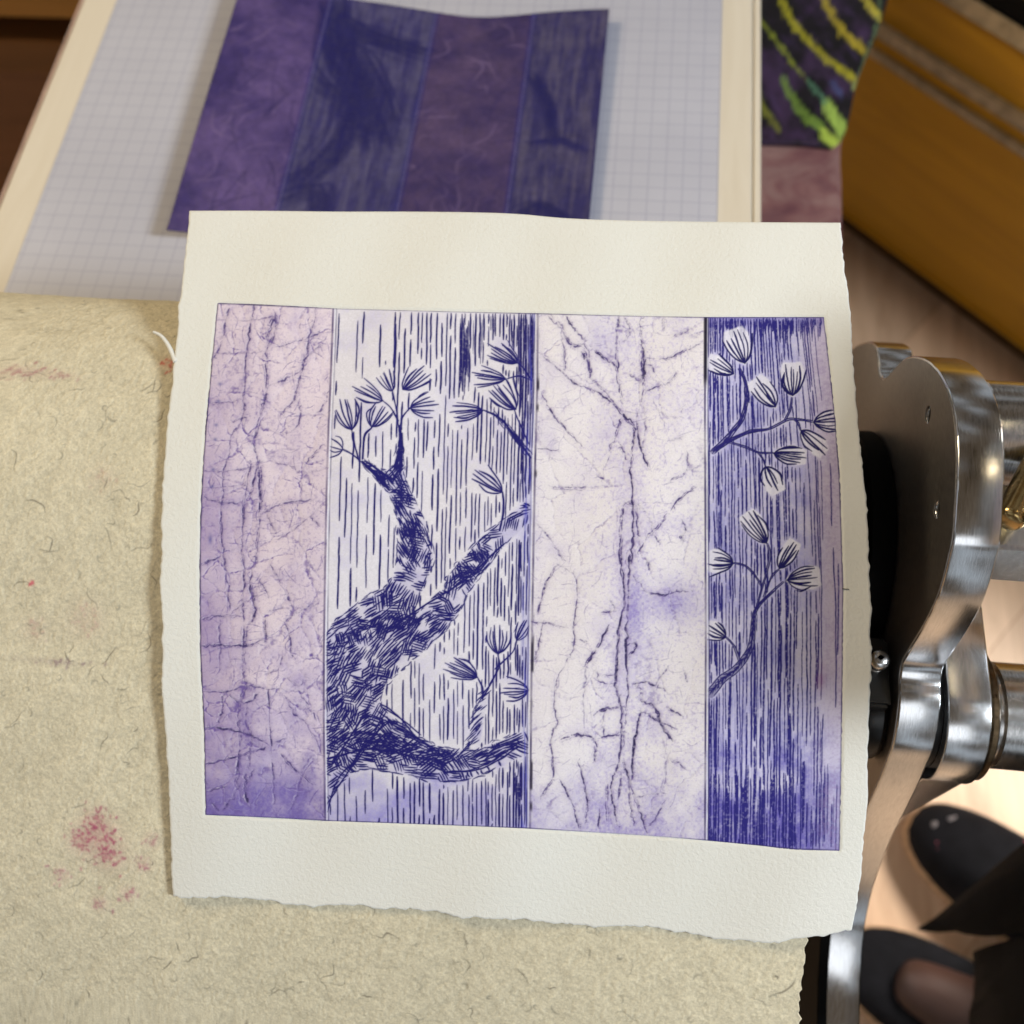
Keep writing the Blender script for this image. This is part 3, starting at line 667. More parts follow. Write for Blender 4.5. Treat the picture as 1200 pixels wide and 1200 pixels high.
cr = sstep(2.6, .3, np.where(PAN[0], V1, np.where(PAN[2], V3, 99)))*np.clip((N2-.36)*2.4, 0, 1)*(.4+.9*sstep(.35, .6, N3))
art = lay(art, (108, 86, 138), np.clip(cr*.85*(P0+P2*.55), 0, 1))
lightr = sstep(1.4, 0, np.abs(np.where(PAN[0], V1, np.where(PAN[2], V3, 99))-3.0))*np.clip((N2-.40)*2, 0, 1)
art = lay(art, (226, 216, 222), lightr*.3*(P0+P2*.5))
# line work
inkn = .84 + .34*sstep(.15, .6, N3)
art = lay(art, (92, 84, 160), np.clip(blur(hatch2, 2)*.45, 0, .4)*P1)
art = lay(art, (32, 27, 90), np.clip(hatch2*inkn*1.1, 0, 1)*P1)
art = lay(art, (70, 62, 150), np.clip(blur(streak4, 1)*.35, 0, .4)*P3)
art = lay(art, (40, 34, 106), np.clip(streak4*(.62+.75*sstep(.22, .62, N3))*(.85+.5*NV)*1.2*(1-.15*open4), 0, 1)*P3)
art = lay(art, (224, 216, 222), np.clip(blur((flowers > .5).astype(float), 1)*(.35+.7*NV), 0, .75)*P3)
art = lay(art, (150, 128, 160), P3*open4*np.clip((N3-.42)*1.6+(N2-.5)*.8, 0, .5))
art = lay(art, (82, 76, 158), np.clip(blur(lines2, 2)*.6, 0, .6)*P1)
art = lay(art, (27, 23, 92), np.clip(lines2*inkn*1.15, 0, 1)*P1)
art = lay(art, (24, 20, 80), np.clip(lines4*inkn*1.2, 0, 1)*P3)
art = lay(art, (46, 38, 110), np.clip(br4*.55, 0, .6)*P3)
# joints between the strips: a white ridge with ink gathered beside it
def ridge(k, wl, dk, off, pr):
    global art
    d = AX - xb[k]
    art = lay(art, (60, 48, 92), np.clip(sstep(wl*2.2, wl*.6, np.abs(d-off))*dk*(.25+1.1*smooth_noise(HH, WW, 70, 3, 40+k)), 0, .95))
    art = lay(art, (60, 50, 100), np.clip(sstep(wl*1.6, wl*.4, np.abs(d+off))*dk*.8*(smooth_noise(HH, WW, 50, 3, 50+k)*1.5), 0, .9))
    art = lay(art, (222, 216, 224), np.clip(sstep(wl*1.2, wl*.3, np.abs(d-pr))*(.2+1.0*smooth_noise(HH, WW, 30, 3, 60+k)), 0, 1))
ridge(1, .85, .8, -2.0, 0.2); ridge(2, .85, .9, 2.2, -.4); ridge(3, .8, 1.0, -1.9, .6)
art = lay(art, (24, 18, 36), sstep(3.2, 1.2, np.abs(AX-xb[3]+1.6))*sstep(460, 440, AY)*.95)
art = lay(art, (34, 26, 48), sstep(2.4, 1.0, np.abs(AX-xb[2]-3))*np.clip(sstep(.55, .68, smooth_noise(HH, WW, 60, 2, 71)), 0, 1)*.9)
art = lay(art, (62, 62, 160), sstep(8, 1, np.abs(AX-xb[2]+5))*np.clip((NV-.45)*2.0, 0, .65)*P1)
# blue specks on the left edge, pink smudge at the right
for y in (450, 470, 498, 515, 550, 570, 632):
    art = lay(art, (48, 58, 130), np.exp(-(((AX-(bx(0, y)+12))/2.4)**2+((AY-y)/(6 if y == 632 else 2))**2))*.6)
art = lay(art, (150, 70, 120), np.exp(-(((AX-962)/6)**2+((AY-792)/16)**2))*.35*N2*1.6)
# plate edge
edge = np.minimum(np.minimum(AX-xb[0], xb[4]-AX), np.minimum(AY-ytop, ybot-AY))
art = lay(art, (58, 48, 90), sstep(2.0, .4, edge)*(.45+.7*N2))
art *= (1 + (N3-.5)*.16 + (NH-.5)*.04)[..., None]
art *= (1 + (rng.random((HH, WW))-.5)*.10)[..., None]
art = np.clip(art, 0.004, .9)
pill = np.sqrt(np.clip(np.where(PAN[0], V1, np.where(PAN[2], V3, 0)), 0, 14)/14)*.05*(P0+P2*.5)
relief = blur(pill, 2) + blur(np.clip(creases*.6 + cr*.5, 0, 1)*(P0+P2), 1)*-.05 + (N2-.5)*.03*(P0+P2) - .010*lines2 - .008*(hatch2+streak4)

M_ink = mat_paint('printed_ink_on_paper', .75, 1500, .25, .0002, .2, .06, 1500)
def mat_paper():
    t = NT('cotton_paper'); v = t.coord()
    a = noise(t, v, 650, 5, .6, .6); b = noise(t, v, 12, 3)
    t.l(t.ramp(b, [(.3, (.80, .785, .72)), (.7, (.83, .815, .755))]), t.b.inputs['Base Color'])
    t.b.inputs['Roughness'].default_value = .9; t.b.inputs['Specular IOR Level'].default_value = .15
    t.bump(a, .55, .0006); return t.m
M_paper = mat_paper()

O_top = [(222, 247), (300, 247), (400, 248), (480, 248), (560, 249), (610, 251), (660, 255.5), (720, 258), (800, 259.5), (900, 260.5), (985, 261)]
O_bot = [(203, 1050), (235, 1052), (300, 1056), (350, 1063), (395, 1060), (440, 1064), (500, 1068), (560, 1076), (600, 1078), (700, 1085), (770, 1090), (830, 1100), (888, 1103), (914, 1104), (942, 1099), (973, 1095), (998, 1090)]
O_left = [(222, 247), (214.5, 320), (209, 368), (201.7, 441), (196, 489), (193, 540), (190.7, 584), (189, 668), (190.2, 742), (191, 790), (192.5, 841), (198, 925), (201, 1017), (203, 1050)]
O_right = [(985, 261), (990, 300), (998, 380), (1001, 425), (1004, 480), (1010, 540), (1015, 600), (1019, 680), (1021, 740), (1022, 790), (1019, 840), (1018, 900), (1016, 950), (1010, 1005), (1006, 1045), (1000, 1080), (998, 1090)]
def rough_edge(P, amp, seed, ax):
    r = np.random.default_rng(seed); n = len(P)
    a = sum(np.interp(np.arange(n), np.arange(0, n+k, k), r.normal(size=len(np.arange(0, n+k, k))))*w for k, w in ((40, .8), (13, .7), (5, .6), (2, .45)))
    a *= amp; a[:3] *= 0; a[-3:] *= 0; P = P.copy(); P[:, ax] += a; return P
NU, NVV = 340, 360
pt_, pb_ = resample(O_top, NU), rough_edge(resample(O_bot, NU), 1.5, 3, 1)
pl_, pr_ = rough_edge(resample(O_left, NVV), .75, 4, 0), rough_edge(resample(O_right, NVV), .95, 5, 0)
G = coons(pt_, pb_, pl_, pr_)
top = on_sheet(G[..., 0], G[..., 1], -.055*sstep(-1.6, .8, ART.at(edge, G[..., 0], G[..., 1]))*((G[..., 0] > 228) & (G[..., 0] < 996) & (G[..., 1] > 348) & (G[..., 1] < 1004))); bot = on_sheet(G[..., 0], G[..., 1], -.09)
V = np.concatenate([top.reshape(-1, 3), bot.reshape(-1, 3)]); n0 = NU*NVV
fa = np.concatenate([grid_faces(NVV, NU, True), grid_faces(NVV, NU)+n0])
idx = np.arange(n0).reshape(NVV, NU); loop = np.concatenate([idx[0, :-1], idx[:-1, -1], idx[-1, :0:-1], idx[:0:-1, 0]])
nx = np.roll(loop, -1); fa = np.concatenate([fa, np.stack([loop, nx, nx+n0, loop+n0], -1)])
pc = W(top.reshape(NVV, NU, 3)[NVV//2, NU//2])
art_print = empty('art_print', tuple(pc), 'square deckle edged sheet with violet tree branch print lying on the felt', 'print')
link('paper_sheet', mesh_np('paper_sheet', W(V), fa), M_paper, art_print)
labels = ['lilac crumpled strip at the left of the print', 'strip with the forked tree trunk and dashed lines', 'pale crumpled strip with thin creases', 'dark blue streaked strip with two flowering twigs']
for k in range(4):
    nv = 920; nu = int((BORD[k+1][:, 0].mean()-BORD[k][:, 0].mean())/.70)
    A = BORD[k]; B = BORD[k+1]
    def byrow(P, n): y = np.linspace(P[0, 1], P[-1, 1], n); return np.stack([np.interp(y, P[:, 1], P[:, 0]), y], -1)
    G = coons(resample(TOPS[k], nu), resample(BOTS[k], nu), byrow(catmull(A, 8), nv), byrow(catmull(B, 8), nv))
    if k == 0 or k == 3:
        wob = np.interp(np.arange(nv), np.arange(0, nv+6, 6), random_n(len(np.arange(0, nv+6, 6))))*.35
        G[:, 0 if k == 0 else -1, 0] += wob
    c = ART.at(art, G[..., 0], G[..., 1]); h = ART.at(relief, G[..., 0], G[..., 1])
    P = on_sheet(G[..., 0], G[..., 1], -.020 + h*.45)
    o = link('printed_strip', mesh_np('printed_strip', W(P.reshape(-1, 3)), grid_faces(nv, nu, True), c.reshape(-1, 3)), M_ink, art_print)
    o['label'] = labels[k]
tube('ink_tick', [on_sheet(np.array(987.0), np.array(690.0), .02), on_sheet(np.array(995.0), np.array(690.6), .02)], [.016, .012], M_blackm, art_print, 8)
# torn curl of paper sticking out from the left edge
cp = np.array([(206, 424), (201, 412), (195, 401), (188, 393), (180, 389)], float)
cc = catmull(cp, 6); pts3 = [on_sheet(np.array(a), np.array(b), -.06 - .25*(1-i/len(cc))*0 - .012*i) for i, (a, b) in enumerate(cc)]
tube('torn_curl', pts3, np.linspace(.11, .055, len(cc)), M_white, art_print, seg=10)

# ================================================================== FELT BLANKET
XL, XR = -31.0, 8.55
wv0, wv1 = PW[0], PW[-1]
FE = Ras(XL, wv0, XR, wv1, 32)                     # drawn in cm on the cloth
fh, fw = FE.H, FE.Wd
n1 = smooth_noise(fh, fw, 120, 5, 21); n2 = smooth_noise(fh, fw, 22, 4, 22); n3 = smooth_noise(fh, fw, 6, 3, 23); n4 = smooth_noise(fh, fw, 60, 3, 24)
FB = np.array((.665, .595, .435))
fcol = np.ones((fh, fw, 3))*FB
n5 = smooth_noise(fh, fw, 3, 2, 27)
fcol *= (1 + (n1-.5)*.12 + (n2-.5)*.16 + (n3-.5)*.24 + (n5-.5)*.34)[..., None]
fcol = fcol*(1 - .10*sstep(.5, .7, n4)[..., None]) + np.array((.50, .46, .34))*.10*sstep(.5, .7, n4)[..., None]
def fl(img, col, m): return img*(1-m[..., None]) + np.array(col)*m[..., None]
def hairs(n, L0, L1, w0, w1, a0, a1, curl=.9):
    for _ in range(n):
        x = rng.uniform(XL, XR); y = rng.uniform(0, wv1*.85); an = rng.normal()*.9; L = rng.uniform(L0, L1); p = [(x, y)]
        for _k in range(4):
            an += rng.normal()*curl*.5; x += math.cos(an)*L/4; y += math.sin(an)*L/4; p.append((x, y))
        FE.stroke(p, rng.uniform(w0, w1), rng.uniform(a0, a1), .6)
hairs(9000, .25, .9, .022, .04, .2, .75); m = FE.flush(); fcol = fl(fcol, (.86, .78, .58), m*.62)
hairs(6500, .2, .8, .02, .036, .2, .7); m = FE.flush(); fcol = fl(fcol, (.34, .27, .15), m*.5)
hairs(620, .2, 1.1, .034, .07, .4, .9, 1.3); m = FE.flush(); fcol = fl(fcol, (.09, .075, .06), m*.8)
for _ in range(330):                                # short dark curled flecks
    x = rng.uniform(XL, XR); y = rng.uniform(0, wv1*.8); an = rng.uniform(0, 6.28); p = [(x, y)]; tn = rng.choice([-1, 1])*rng.uniform(.5, 1.6); l = rng.uniform(.05, .13)
    for _k in range(4): an += tn*.7; x += math.cos(an)*l; y += math.sin(an)*l; p.append((x, y))
    FE.stroke(p, rng.uniform(.05, .11), rng.uniform(.3, .75), .6)
m = FE.flush(); fcol = fl(fcol, (.12, .115, .10), m*.7)
def stain(px, py, r, col, st, n, spread, sq=1.0):
    global fcol
    x, w = felt_xw(px, py)
    cloud = np.exp(-(((FE.X-x)/spread)**2+((FE.Y-w)/(spread*sq))**2))
    fcol = fl(fcol, col, np.clip(cloud*st*.42*(n3+.4)*(n5+.5), 0, .6))
    for _ in range(n):
        dx, dy = rng.normal()*spread*.55, rng.normal()*spread*.55*sq; an = rng.uniform(0, 6.3); l = rng.uniform(.06, .16)
        FE.stroke([(x+dx, w+dy), (x+dx+math.cos(an)*l, w+dy+math.sin(an)*l)], rng.uniform(.08, .16)*r, rng.uniform(.5, 1), .4)
    mm = FE.flush(); mm = .45*mm + .55*np.clip(blur(mm, 1)*1.5, 0, 1)*(n5+.5); fcol = fl(fcol, col, np.clip(mm*st*1.25, 0, .85))
for q in [(118, 980, 1, 1.0), (128, 1000, 1, .9), (95, 985, .9, .6), (112, 965, .8, .6)]: stain(q[0], q[1], q[2], (.42, .10, .17), .62, 36, .55*q[3]+.2)
for q in [(72, 1025), (118, 1058), (150, 1046), (178, 985), (168, 1012)]: stain(*q, .8, (.42, .12, .20), .5, 12, .32)
stain(30, 436, 1, (.46, .26, .24), .7, 26, 1.1, .28); stain(75, 440, 1, (.46, .28, .25), .6, 12, .6, .25); stain(196, 425, .8, (.55, .12, .10), .7, 10, .3); stain(36, 684, .8, (.60, .10, .14), .8, 4, .10)
stain(60, 775, .9, (.36, .27, .26), .7, 20, 1.4, .10); stain(120, 560, .8, (.56, .38, .30), .4, 12, .6); stain(100, 725, .8, (.52, .28, .26), .4, 18, .7); stain(40, 738, .8, (.50, .28, .25), .4, 14, .5)
stain(230, 1150, .8, (.44, .40, .30), .4, 14, .9); stain(20, 900, .8, (.40, .36, .26), .4, 14, .8)
xs = np.concatenate([np.linspace(XL, -24.5, 40)[:-1], np.linspace(-24.5, -8.0, 560)[:-1], np.linspace(-8.0, XR, 360)]); nx_ = len(xs)
wb = felt_xw(600, 1225)[1]
wk = np.concatenate([np.linspace(wv0, wb, 60)[:-1], np.linspace(wb, PW[_pvis], 860), np.linspace(PW[_pvis], wv1, 61)[1:]]); nw_ = len(wk)
yy = np.interp(wk, PW, PROF[:, 0]); zz = np.interp(wk, PW, PROF[:, 1])
ty = np.gradient(yy, wk); tz = np.gradient(zz, wk); ln = np.hypot(ty, tz); ny, nz = -tz/ln, ty/ln
if nz[len(nz)//3] < 0: ny, nz = -ny, -nz
X, Wk = np.meshgrid(xs, wk)
XX = X.copy(); XX[:, -6:] += (np.interp(np.arange(nw_), np.arange(0, nw_+4, 4), random_n(len(np.arange(0, nw_+4, 4))))*.05)[:, None]*np.linspace(0, 1, 6)[None]
h = (FE.at(n3, X, Wk)-.5)*.03 + (FE.at(n5, X, Wk)-.5)*.03 + (FE.at(n2, X, Wk)-.5)*.04 + (FE.at(n1, X, Wk)-.5)*.16
topv = np.stack([XX, yy[:, None]+ny[:, None]*h, zz[:, None]+nz[:, None]*h], -1)
fc = np.clip(FE.at(fcol, X, Wk), .01, .9)
TH = .42
botv = np.stack([X, np.broadcast_to((yy-ny*TH)[:, None], X.shape), np.broadcast_to((zz-nz*TH)[:, None], X.shape)], -1)
n0 = nx_*nw_
st = 4
bi = botv[::1]
V = np.concatenate([topv.reshape(-1, 3), botv[:, [0, -1]].reshape(-1, 3)])
Cc = np.concatenate([fc.reshape(-1, 3), np.tile(FB*.85, (2*nw_, 1))])
I = np.arange(n0).reshape(nw_, nx_); J = n0 + np.arange(2*nw_).reshape(nw_, 2)
fa = np.concatenate([grid_faces(nw_, nx_), np.stack([I[:-1, -1], J[:-1, 1], J[1:, 1], I[1:, -1]], -1), np.stack([I[:-1, 0], I[1:, 0], J[1:, 0], J[:-1, 0]], -1),
                     np.stack([J[:-1, 0], J[1:, 0], J[1:, 1], J[:-1, 1]], -1)])
M_felt = mat_paint('wool_felt', .95, 1100, .32, .0007, .08, .14, 1300)
felt = link('felt_blanket', mesh_np('felt_blanket', W(V), fa, Cc), M_felt)
tag(felt, 'beige wool press felt with pink ink stains and dark flecks draped over the roller', 'blanket')
del fcol

# ================================================================== ETCHING PRESS
press = empty('etching_press', tuple(W((XP, 0, FLOOR))), 'etching press with steel side plates, black roller and pale board bed', 'press')
def facep(P, x=XP): return [tuple(on_plane(np.array(float(a)), np.array(float(b)), 0, x)[1:]) for a, b in P]
EDGE = [(985, 430), (1000, 408), (1016, 400.6), (1023, 402), (1028, 408), (1030, 420), (1031, 434), (1034, 442), (1038, 442), (1044, 436), (1055, 424), (1063, 418.5), (1070, 417), (1078, 418), (1087, 422), (1095, 429), (1101, 436),
        (1108, 448), (1113, 460), (1117, 474), (1119.5, 488), (1121.5, 505), (1122.5, 525), (1122.5, 553), (1121, 586), (1118, 629), (1113, 653), (1106, 681), (1097, 707), (1083, 735), (1066, 763), (1058, 778), (1055, 796),
        (1055, 815), (1052.5, 840), (1047, 872), (1040, 892), (1031, 915), (1019, 942), (1000, 985), (985, 1030), (976, 1070), (972, 1101), (969, 1145), (968, 1200), (967, 1290)]
yz = catmull(np.array(facep(EDGE)), 5)
loop = [tuple(p) for p in yz] + [(yz[-1][0]-1, FLOOR), (yz[0][0]+1, FLOOR)]
def circ(c, r, n=28): return [(c[0]+r*math.cos(t), c[1]+r*math.sin(t)) for t in np.linspace(0, 2*math.pi, n, endpoint=False)]
holes = [facep([(1088.5, 486)])[0], facep([(1099, 597)])[0]]
T1 = 1.62
plate2d('side_plate', [loop] + [circ(c, .33) for c in holes], XP, XP+T1, M_steel_edge, press, .0007)
# brushed darker inner face, 0.3 mm proud
def inset(P, d):
    P = np.array(P); out = []
    for i in range(len(P)):
        t = nrm(P[(i+1) % len(P)]-P[i-1]); out.append(P[i] + d*np.array([-t[1], t[0]]))
    return out
sgn = 1 if np.mean([p[1] for p in inset(loop, 1.0)][:-2]) < np.mean([p[1] for p in loop][:-2]) else -1
face_loop = inset(loop[:-2], sgn*.10); face_loop = [tuple(p) for p in face_loop] + [(face_loop[-1][0]-.5, FLOOR+.1), (face_loop[0][0]+.5, FLOOR+.1)]
plate2d('brushed_face', [face_loop] + [circ(c, .36) for c in holes], XP-.04, XP+.02, M_steel_face, press, .0001)
for c in holes: lathe('hole_shade_plug', [(XP+.10, .329), (XP+.6, .329)], c[0], c[1], M_dark, press, 24)  # near-black plugs stand in for the shade inside the holes
# roller and its end flange
rc = on_plane(np.array(1010.0), np.array(648.0), 0, XP-.1)
lathe('roller', [(-40, 5.3), (11.2, 5.3), (11.3, 5.85), (XP-.25, 5.85), (XP-.1, 5.75)], rc[1], rc[2], M_black, press, 160)
# lower tie shaft: black collar, grease nipple, steel bosses
lc = on_plane(np.array(1028.0), np.array(826.0), 0, XP)
lathe('black_collar', [(9.4, 2.25), (11.3, 2.25), (11.45, 2.35), (12.1, 2.35), (12.3, 2.2)], lc[1], lc[2], M_blackm, press)
q0 = on_plane(np.array(1024.0), np.array(800.0), 0, 11.3)
box('collar_clamp', (9.6, lc[1]-.9, lc[2]+1.9), (12.2, lc[1]+2.1, lc[2]+2.9), M_blackm, press)
bp = on_plane(np.array(1029.0), np.array(774.0), 0, 11.5)
def vtube(name, c, prof, mat, par, seg=28):
    pts = [np.array(c)+np.array((0, 0, z)) for z, r in prof]; return tube(name, pts, [r for z, r in prof], mat, par, seg)
vtube('grease_nipple', bp, [(-1.0, .36), (-.45, .36), (-.43, .30), (-.12, .28), (-.10, .43), (.16, .44), (.34, .36), (.42, .24), (.42, .11), (.34, .09)], M_steel_rod, press)
# second plate behind the first, sharing the lower boss
LOBE = []
x2 = XP + T1 + .42
off = on_plane(np.array(1028.0), np.array(826.0), 0, XP)
a0 = np.linspace(math.radians(200), math.radians(-5), 30)
arc = [(lc[1]+3.05*math.cos(t), lc[2]+3.05*math.sin(t)) for t in a0]
far = facep([(1150, 712)], x2+1.7)[0]
L2 = [(lc[1]-3.0, FLOOR)] + arc[:16] + [(lc[1]+2.2, lc[2]+3.0), (far[0], far[1]), (far[0]+2.5, far[1]-1.2), (far[0]+3.0, FLOOR)]
plate2d('rear_plate', [L2], x2, x2+1.75, M_steel_edge, press, .0008)
lathe('spacer_washer', [(x2-.40, 2.5), (x2-.02, 2.5)], lc[1], lc[2], M_blackm, press)
M_bronze = mat_steel('dark_bronze', (.17, .12, .07), .3)
lathe('brass_washer', [(x2+1.80, 2.75), (x2+1.9, 2.85), (x2+2.1, 2.85), (x2+2.2, 2.7)], lc[1], lc[2], M_bronze, press)
lathe('tie_rod', [(x2+2.2, 2.05), (x2+2.6, 2.05), (x2+2.65, 2.3), (x2+5.3, 2.3), (x2+5.4, 2.15), (x2+5.5, 2.15), (x2+5.6, 2.4), (x2+16, 2.4)], lc[1], lc[2], M_steel_rod, press)
# upper shaft behind the round head, its collar, the square block and the crank spoke
uc = on_plane(np.array(1181.0), np.array(510.0), 0, XP+T1+1.6)
lathe('upper_collar', [(XP+T1+.02, 1.75), (XP+T1+.32, 1.75)], uc[1], uc[2], M_blackm, press)
lathe('upper_shaft', [(XP+T1+.32, 2.05), (XP+T1+.40, 2.12), (XP+T1+2.9, 2.12), (XP+T1+3.0, 2.0), (XP+T1+12, 2.0)], uc[1], uc[2], M_steel_rod, press)
bq = on_plane(np.array(1186.0), np.array(606.0), 0, XP+T1+1.0)
box('steel_block', (XP+T1+.25, bq[1]-1.35, bq[2]-3.0), (XP+T1+9, bq[1]+1.35, bq[2]+.1), M_steel_edge, press, .0015)
s0 = on_plane(np.array(1181.0), np.array(612.0), 0, XP+T1+.3); s1 = on_plane(np.array(1262.0), np.array(452.0), 0, XP+T1+4.2)
dd = nrm(s1-s0)
tube('crank_spoke', [s0-dd*.0, s0+dd*.10, s0+dd*.22, s1], [.38, .50, .55, .55], M_brass, press, 40)
ya, yb_ = pt(1000, 850, 2, -35)[1], pt(1000, 470, 2, -35)[1]
hubp = s1
tube('added_shade_bar', [np.array((19.2, ya-1.8, -29.0)), np.array((19.2, ya-.4, -28.3)), np.array((19.2, (ya+yb_)/2-1, -27.8)), np.array((19.2, yb_-1.2, -27.8)), np.array((19.2, yb_, -28.3))], [1.4, 2.4, 3.4, 3.0, 1.6], M_steel_rod, press, 32)  # added out-of-frame bar, shaped to shade the right edge of the paper
# black panel covering the inner face below the felt
gd = [(985, 905), (1000, 925), (990, 985), (975, 1040), (967, 1090), (963, 1150), (962, 1210), (961, 1290)]
gyz = facep(gd, XP-.3); gyz = gyz + [(gyz[-1][0]-1, FLOOR+3), (gyz[0][0]+6, FLOOR+3)]
plate2d('inner_black_panel', [gyz], XP-.5, XP-.06, M_black, press, .0005)
# bed: pale board carrying the graph paper
xl = np.mean([pt(97, 0, 2, BED)[0], pt(5, 225, 2, BED)[0]]); xr = np.mean([pt(882, 20, 2, BED)[0], pt(883, 240, 2, BED)[0]])
yn, yf = pt(600, 470, 2, BED)[1], 95.0
print('bed x', pt(97, 0, 2, BED)[0], pt(5, 225, 2, BED)[0], pt(882, 20, 2, BED)[0], pt(883, 240, 2, BED)[0], 'paper', pt(137, 0, 2, BED)[0], pt(9, 335, 2, BED)[0], pt(843, 0, 2, BED)[0], pt(843, 250, 2, BED)[0])
box('press_bed', (xl, yn, BED-1.6), (xr, yf, BED), M_bed, press, .0015)
box('bed_edge', (xl-.45, yn, BED-2.0), (xl-.02, yf, BED-.25), M_bededge, press, .001)
box('bed_edge', (xr+.02, yn, BED-2.0), (xr+.5, yf, BED-.1), M_bed, press, .001)
box('bed_frame', (xl+3, yn+6, FLOOR), (xl+8, yf-6, BED-2.1), M_blackm, press)

# ================================================================== GRAPH PAPER
def mat_graph():
    t = NT('graph_paper'); tc = t.n('ShaderNodeTexCoord'); sx = t.n('ShaderNodeSeparateXYZ'); t.l(tc.outputs['Object'], sx.inputs[0])
    def lines(sock, period, w):
        a = t.n('ShaderNodeMath', operation='DIVIDE'); t.l(sock, a.inputs[0]); a.inputs[1].default_value = period
        b = t.n('ShaderNodeMath', operation='FRACT'); t.l(a.outputs[0], b.inputs[0])
        c = t.n('ShaderNodeMath', operation='SUBTRACT'); t.l(b.outputs[0], c.inputs[0]); c.inputs[1].default_value = .5
        d = t.n('ShaderNodeMath', operation='ABSOLUTE'); t.l(c.outputs[0], d.inputs[0])
        e = t.n('ShaderNodeMath', operation='GREATER_THAN'); t.l(d.outputs[0], e.inputs[0]); e.inputs[1].default_value = .5 - w/period/2
        return e.outputs[0]
    def mx(a, b):
        m = t.n('ShaderNodeMath', operation='MAXIMUM'); t.l(a, m.inputs[0]); t.l(b, m.inputs[1]); return m.outputs[0]
    maj = mx(lines(sx.outputs[0], .01, .0005), lines(sx.outputs[1], .01, .0005)); mnr = mx(lines(sx.outputs[0], .002, .0003), lines(sx.outputs[1], .002, .0003))
    c = t.mixc(.3, (.62, .62, .66), (.62, .62, .66)); base = t.ramp(noise(t, t.coord(), 9, 3), [(.3, (.48, .48, .55)), (.7, (.56, .56, .63))])
    k = t.n('ShaderNodeMath', operation='MULTIPLY'); t.l(mnr, k.inputs[0]); k.inputs[1].default_value = .26
    k2 = t.n('ShaderNodeMath', operation='MULTIPLY'); t.l(maj, k2.inputs[0]); k2.inputs[1].default_value = .62
    t.l(t.mixc(k2.outputs[0], t.mixc(k.outputs[0], base, (.30, .30, .45)), (.25, .25, .38)), t.b.inputs['Base Color'])
    t.b.inputs['Roughness'].default_value = .35; t.b.inputs['Coat Weight'].default_value = .3; t.b.inputs['Coat Roughness'].default_value = .2
    return t.m
gx0 = np.mean([pt(137, 0, 2, BED)[0], pt(9, 335, 2, BED)[0]]); gx1 = np.mean([pt(843, 0, 2, BED)[0], pt(844, 250, 2, BED)[0]])
gp = box('graph_paper', (gx0, yn+1, BED+.02), (gx1, yf-4, BED+.06), mat_graph(), None, 0)
tag(gp, 'sheet of blue ruled graph paper laid flat on the press bed', 'paper')

# ================================================================== PRINTING PLATE (inked, mirrored)
root_p = empty('printing_plate', tuple(W(pt(460, 260, 2, BED+.6))), 'dark purple inked plate of four strips lying on the graph paper', 'plate')
PLW, PLH = 24.0, 19.6
bl = pt(198, 274, 2, BED+.9); br = pt(688, 286, 2, BED+.7); tr = pt(714, 11, 2, BED+.9); tl = pt(287, -10, 2, BED+1.0)
PR = Ras(0, 0, 24, 20, 26); ph, pw = PR.H, PR.Wd
q1 = smooth_noise(ph, pw, 90, 5, 31); q2 = smooth_noise(ph, pw, 26, 4, 32); qv = smooth_noise(ph, pw, 7, 3, 33, aspect=9); q5 = smooth_noise(ph, pw, 8, 3, 35)
s_edges = [0, .245, .535, .80, 1.0]                # strip limits across, left to right as they lie
U = PR.X/24; Vv = PR.Y/20                          # Vv 0 = far edge
plate_c = np.zeros((ph, pw, 3))
cols = [((94, 76, 130), (58, 46, 104)), ((82, 78, 116), (52, 48, 104)), ((88, 70, 108), (58, 46, 94)), ((82, 76, 108), (48, 44, 96))]
for k in range(4):
    m = (U >= s_edges[k]) & (U <= s_edges[k+1]); nn = np.clip((q1-.5)*2.2+(q2-.5)*.9+.5, 0, 1) if k in (0, 2) else np.clip((qv-.5)*2.0+(q2-.5)*.9+.5, 0, 1)
    c = lin(cols[k][0])*nn[..., None] + lin(cols[k][1])*(1-nn)[..., None]
    plate_c[m] = c[m]
def pl(col, m): 
    global plate_c
    plate_c = plate_c*(1-m[..., None]) + lin(col)*m[..., None]
# dark branch of strip two
for P, w in [([(.25, .03), (.30, .26), (.38, .42), (.44, .62)], 2.3), ([(.26, .20), (.36, .28), (.46, .55)], 1.6), ([(.27, .40), (.36, .48), (.36, .62), (.30, .76), (.25, .82)], 1.5), ([(.25, .08), (.36, .15), (.52, .20)], 1.6), ([(.26, .85), (.33, .82), (.36, .95)], 1.0),
             ([(.82, .30), (.86, .42), (.90, .60)], .7), ([(.82, .90), (.88, .86), (.97, .95)], 1.0), ([(.84, .60), (.90, .58), (.96, .62)], .6), ([(.42, .95), (.50, .93)], 1.0)]:
    for _ in range(int(w*24)):
        p = np.array(P)*np.array([24, 20]) + rng.normal(size=2)*w*.26
        PR.stroke(p + random_n(p.shape)*.15, .19, rng.uniform(.4, .9), .6, .1)
m = PR.flush(); pl((27, 25, 88), np.clip(blur(m, 2)*1.25*(.55+.6*q5), 0, .9))
for k in (0, 2):
    for _ in range(50):
        x = rng.uniform(s_edges[k]*24, s_edges[k+1]*24); y = rng.uniform(0, 20); an = rng.normal()*.5 + (math.pi/2 if rng.random() < .6 else 0); L = rng.uniform(1, 5)
        PR.stroke([(x, y), (x+math.cos(an)*L/2+rng.normal()*.2, y+math.sin(an)*L/2), (x+math.cos(an)*L, y+math.sin(an)*L)], rng.uniform(.06, .16), rng.uniform(.2, .8), .7, .15)
m = PR.flush()*np.where((U < s_edges[1]) | ((U > s_edges[2]) & (U < s_edges[3])), 1, 0); pl((48, 38, 92), np.clip(blur(m, 1)*.9, 0, .8))
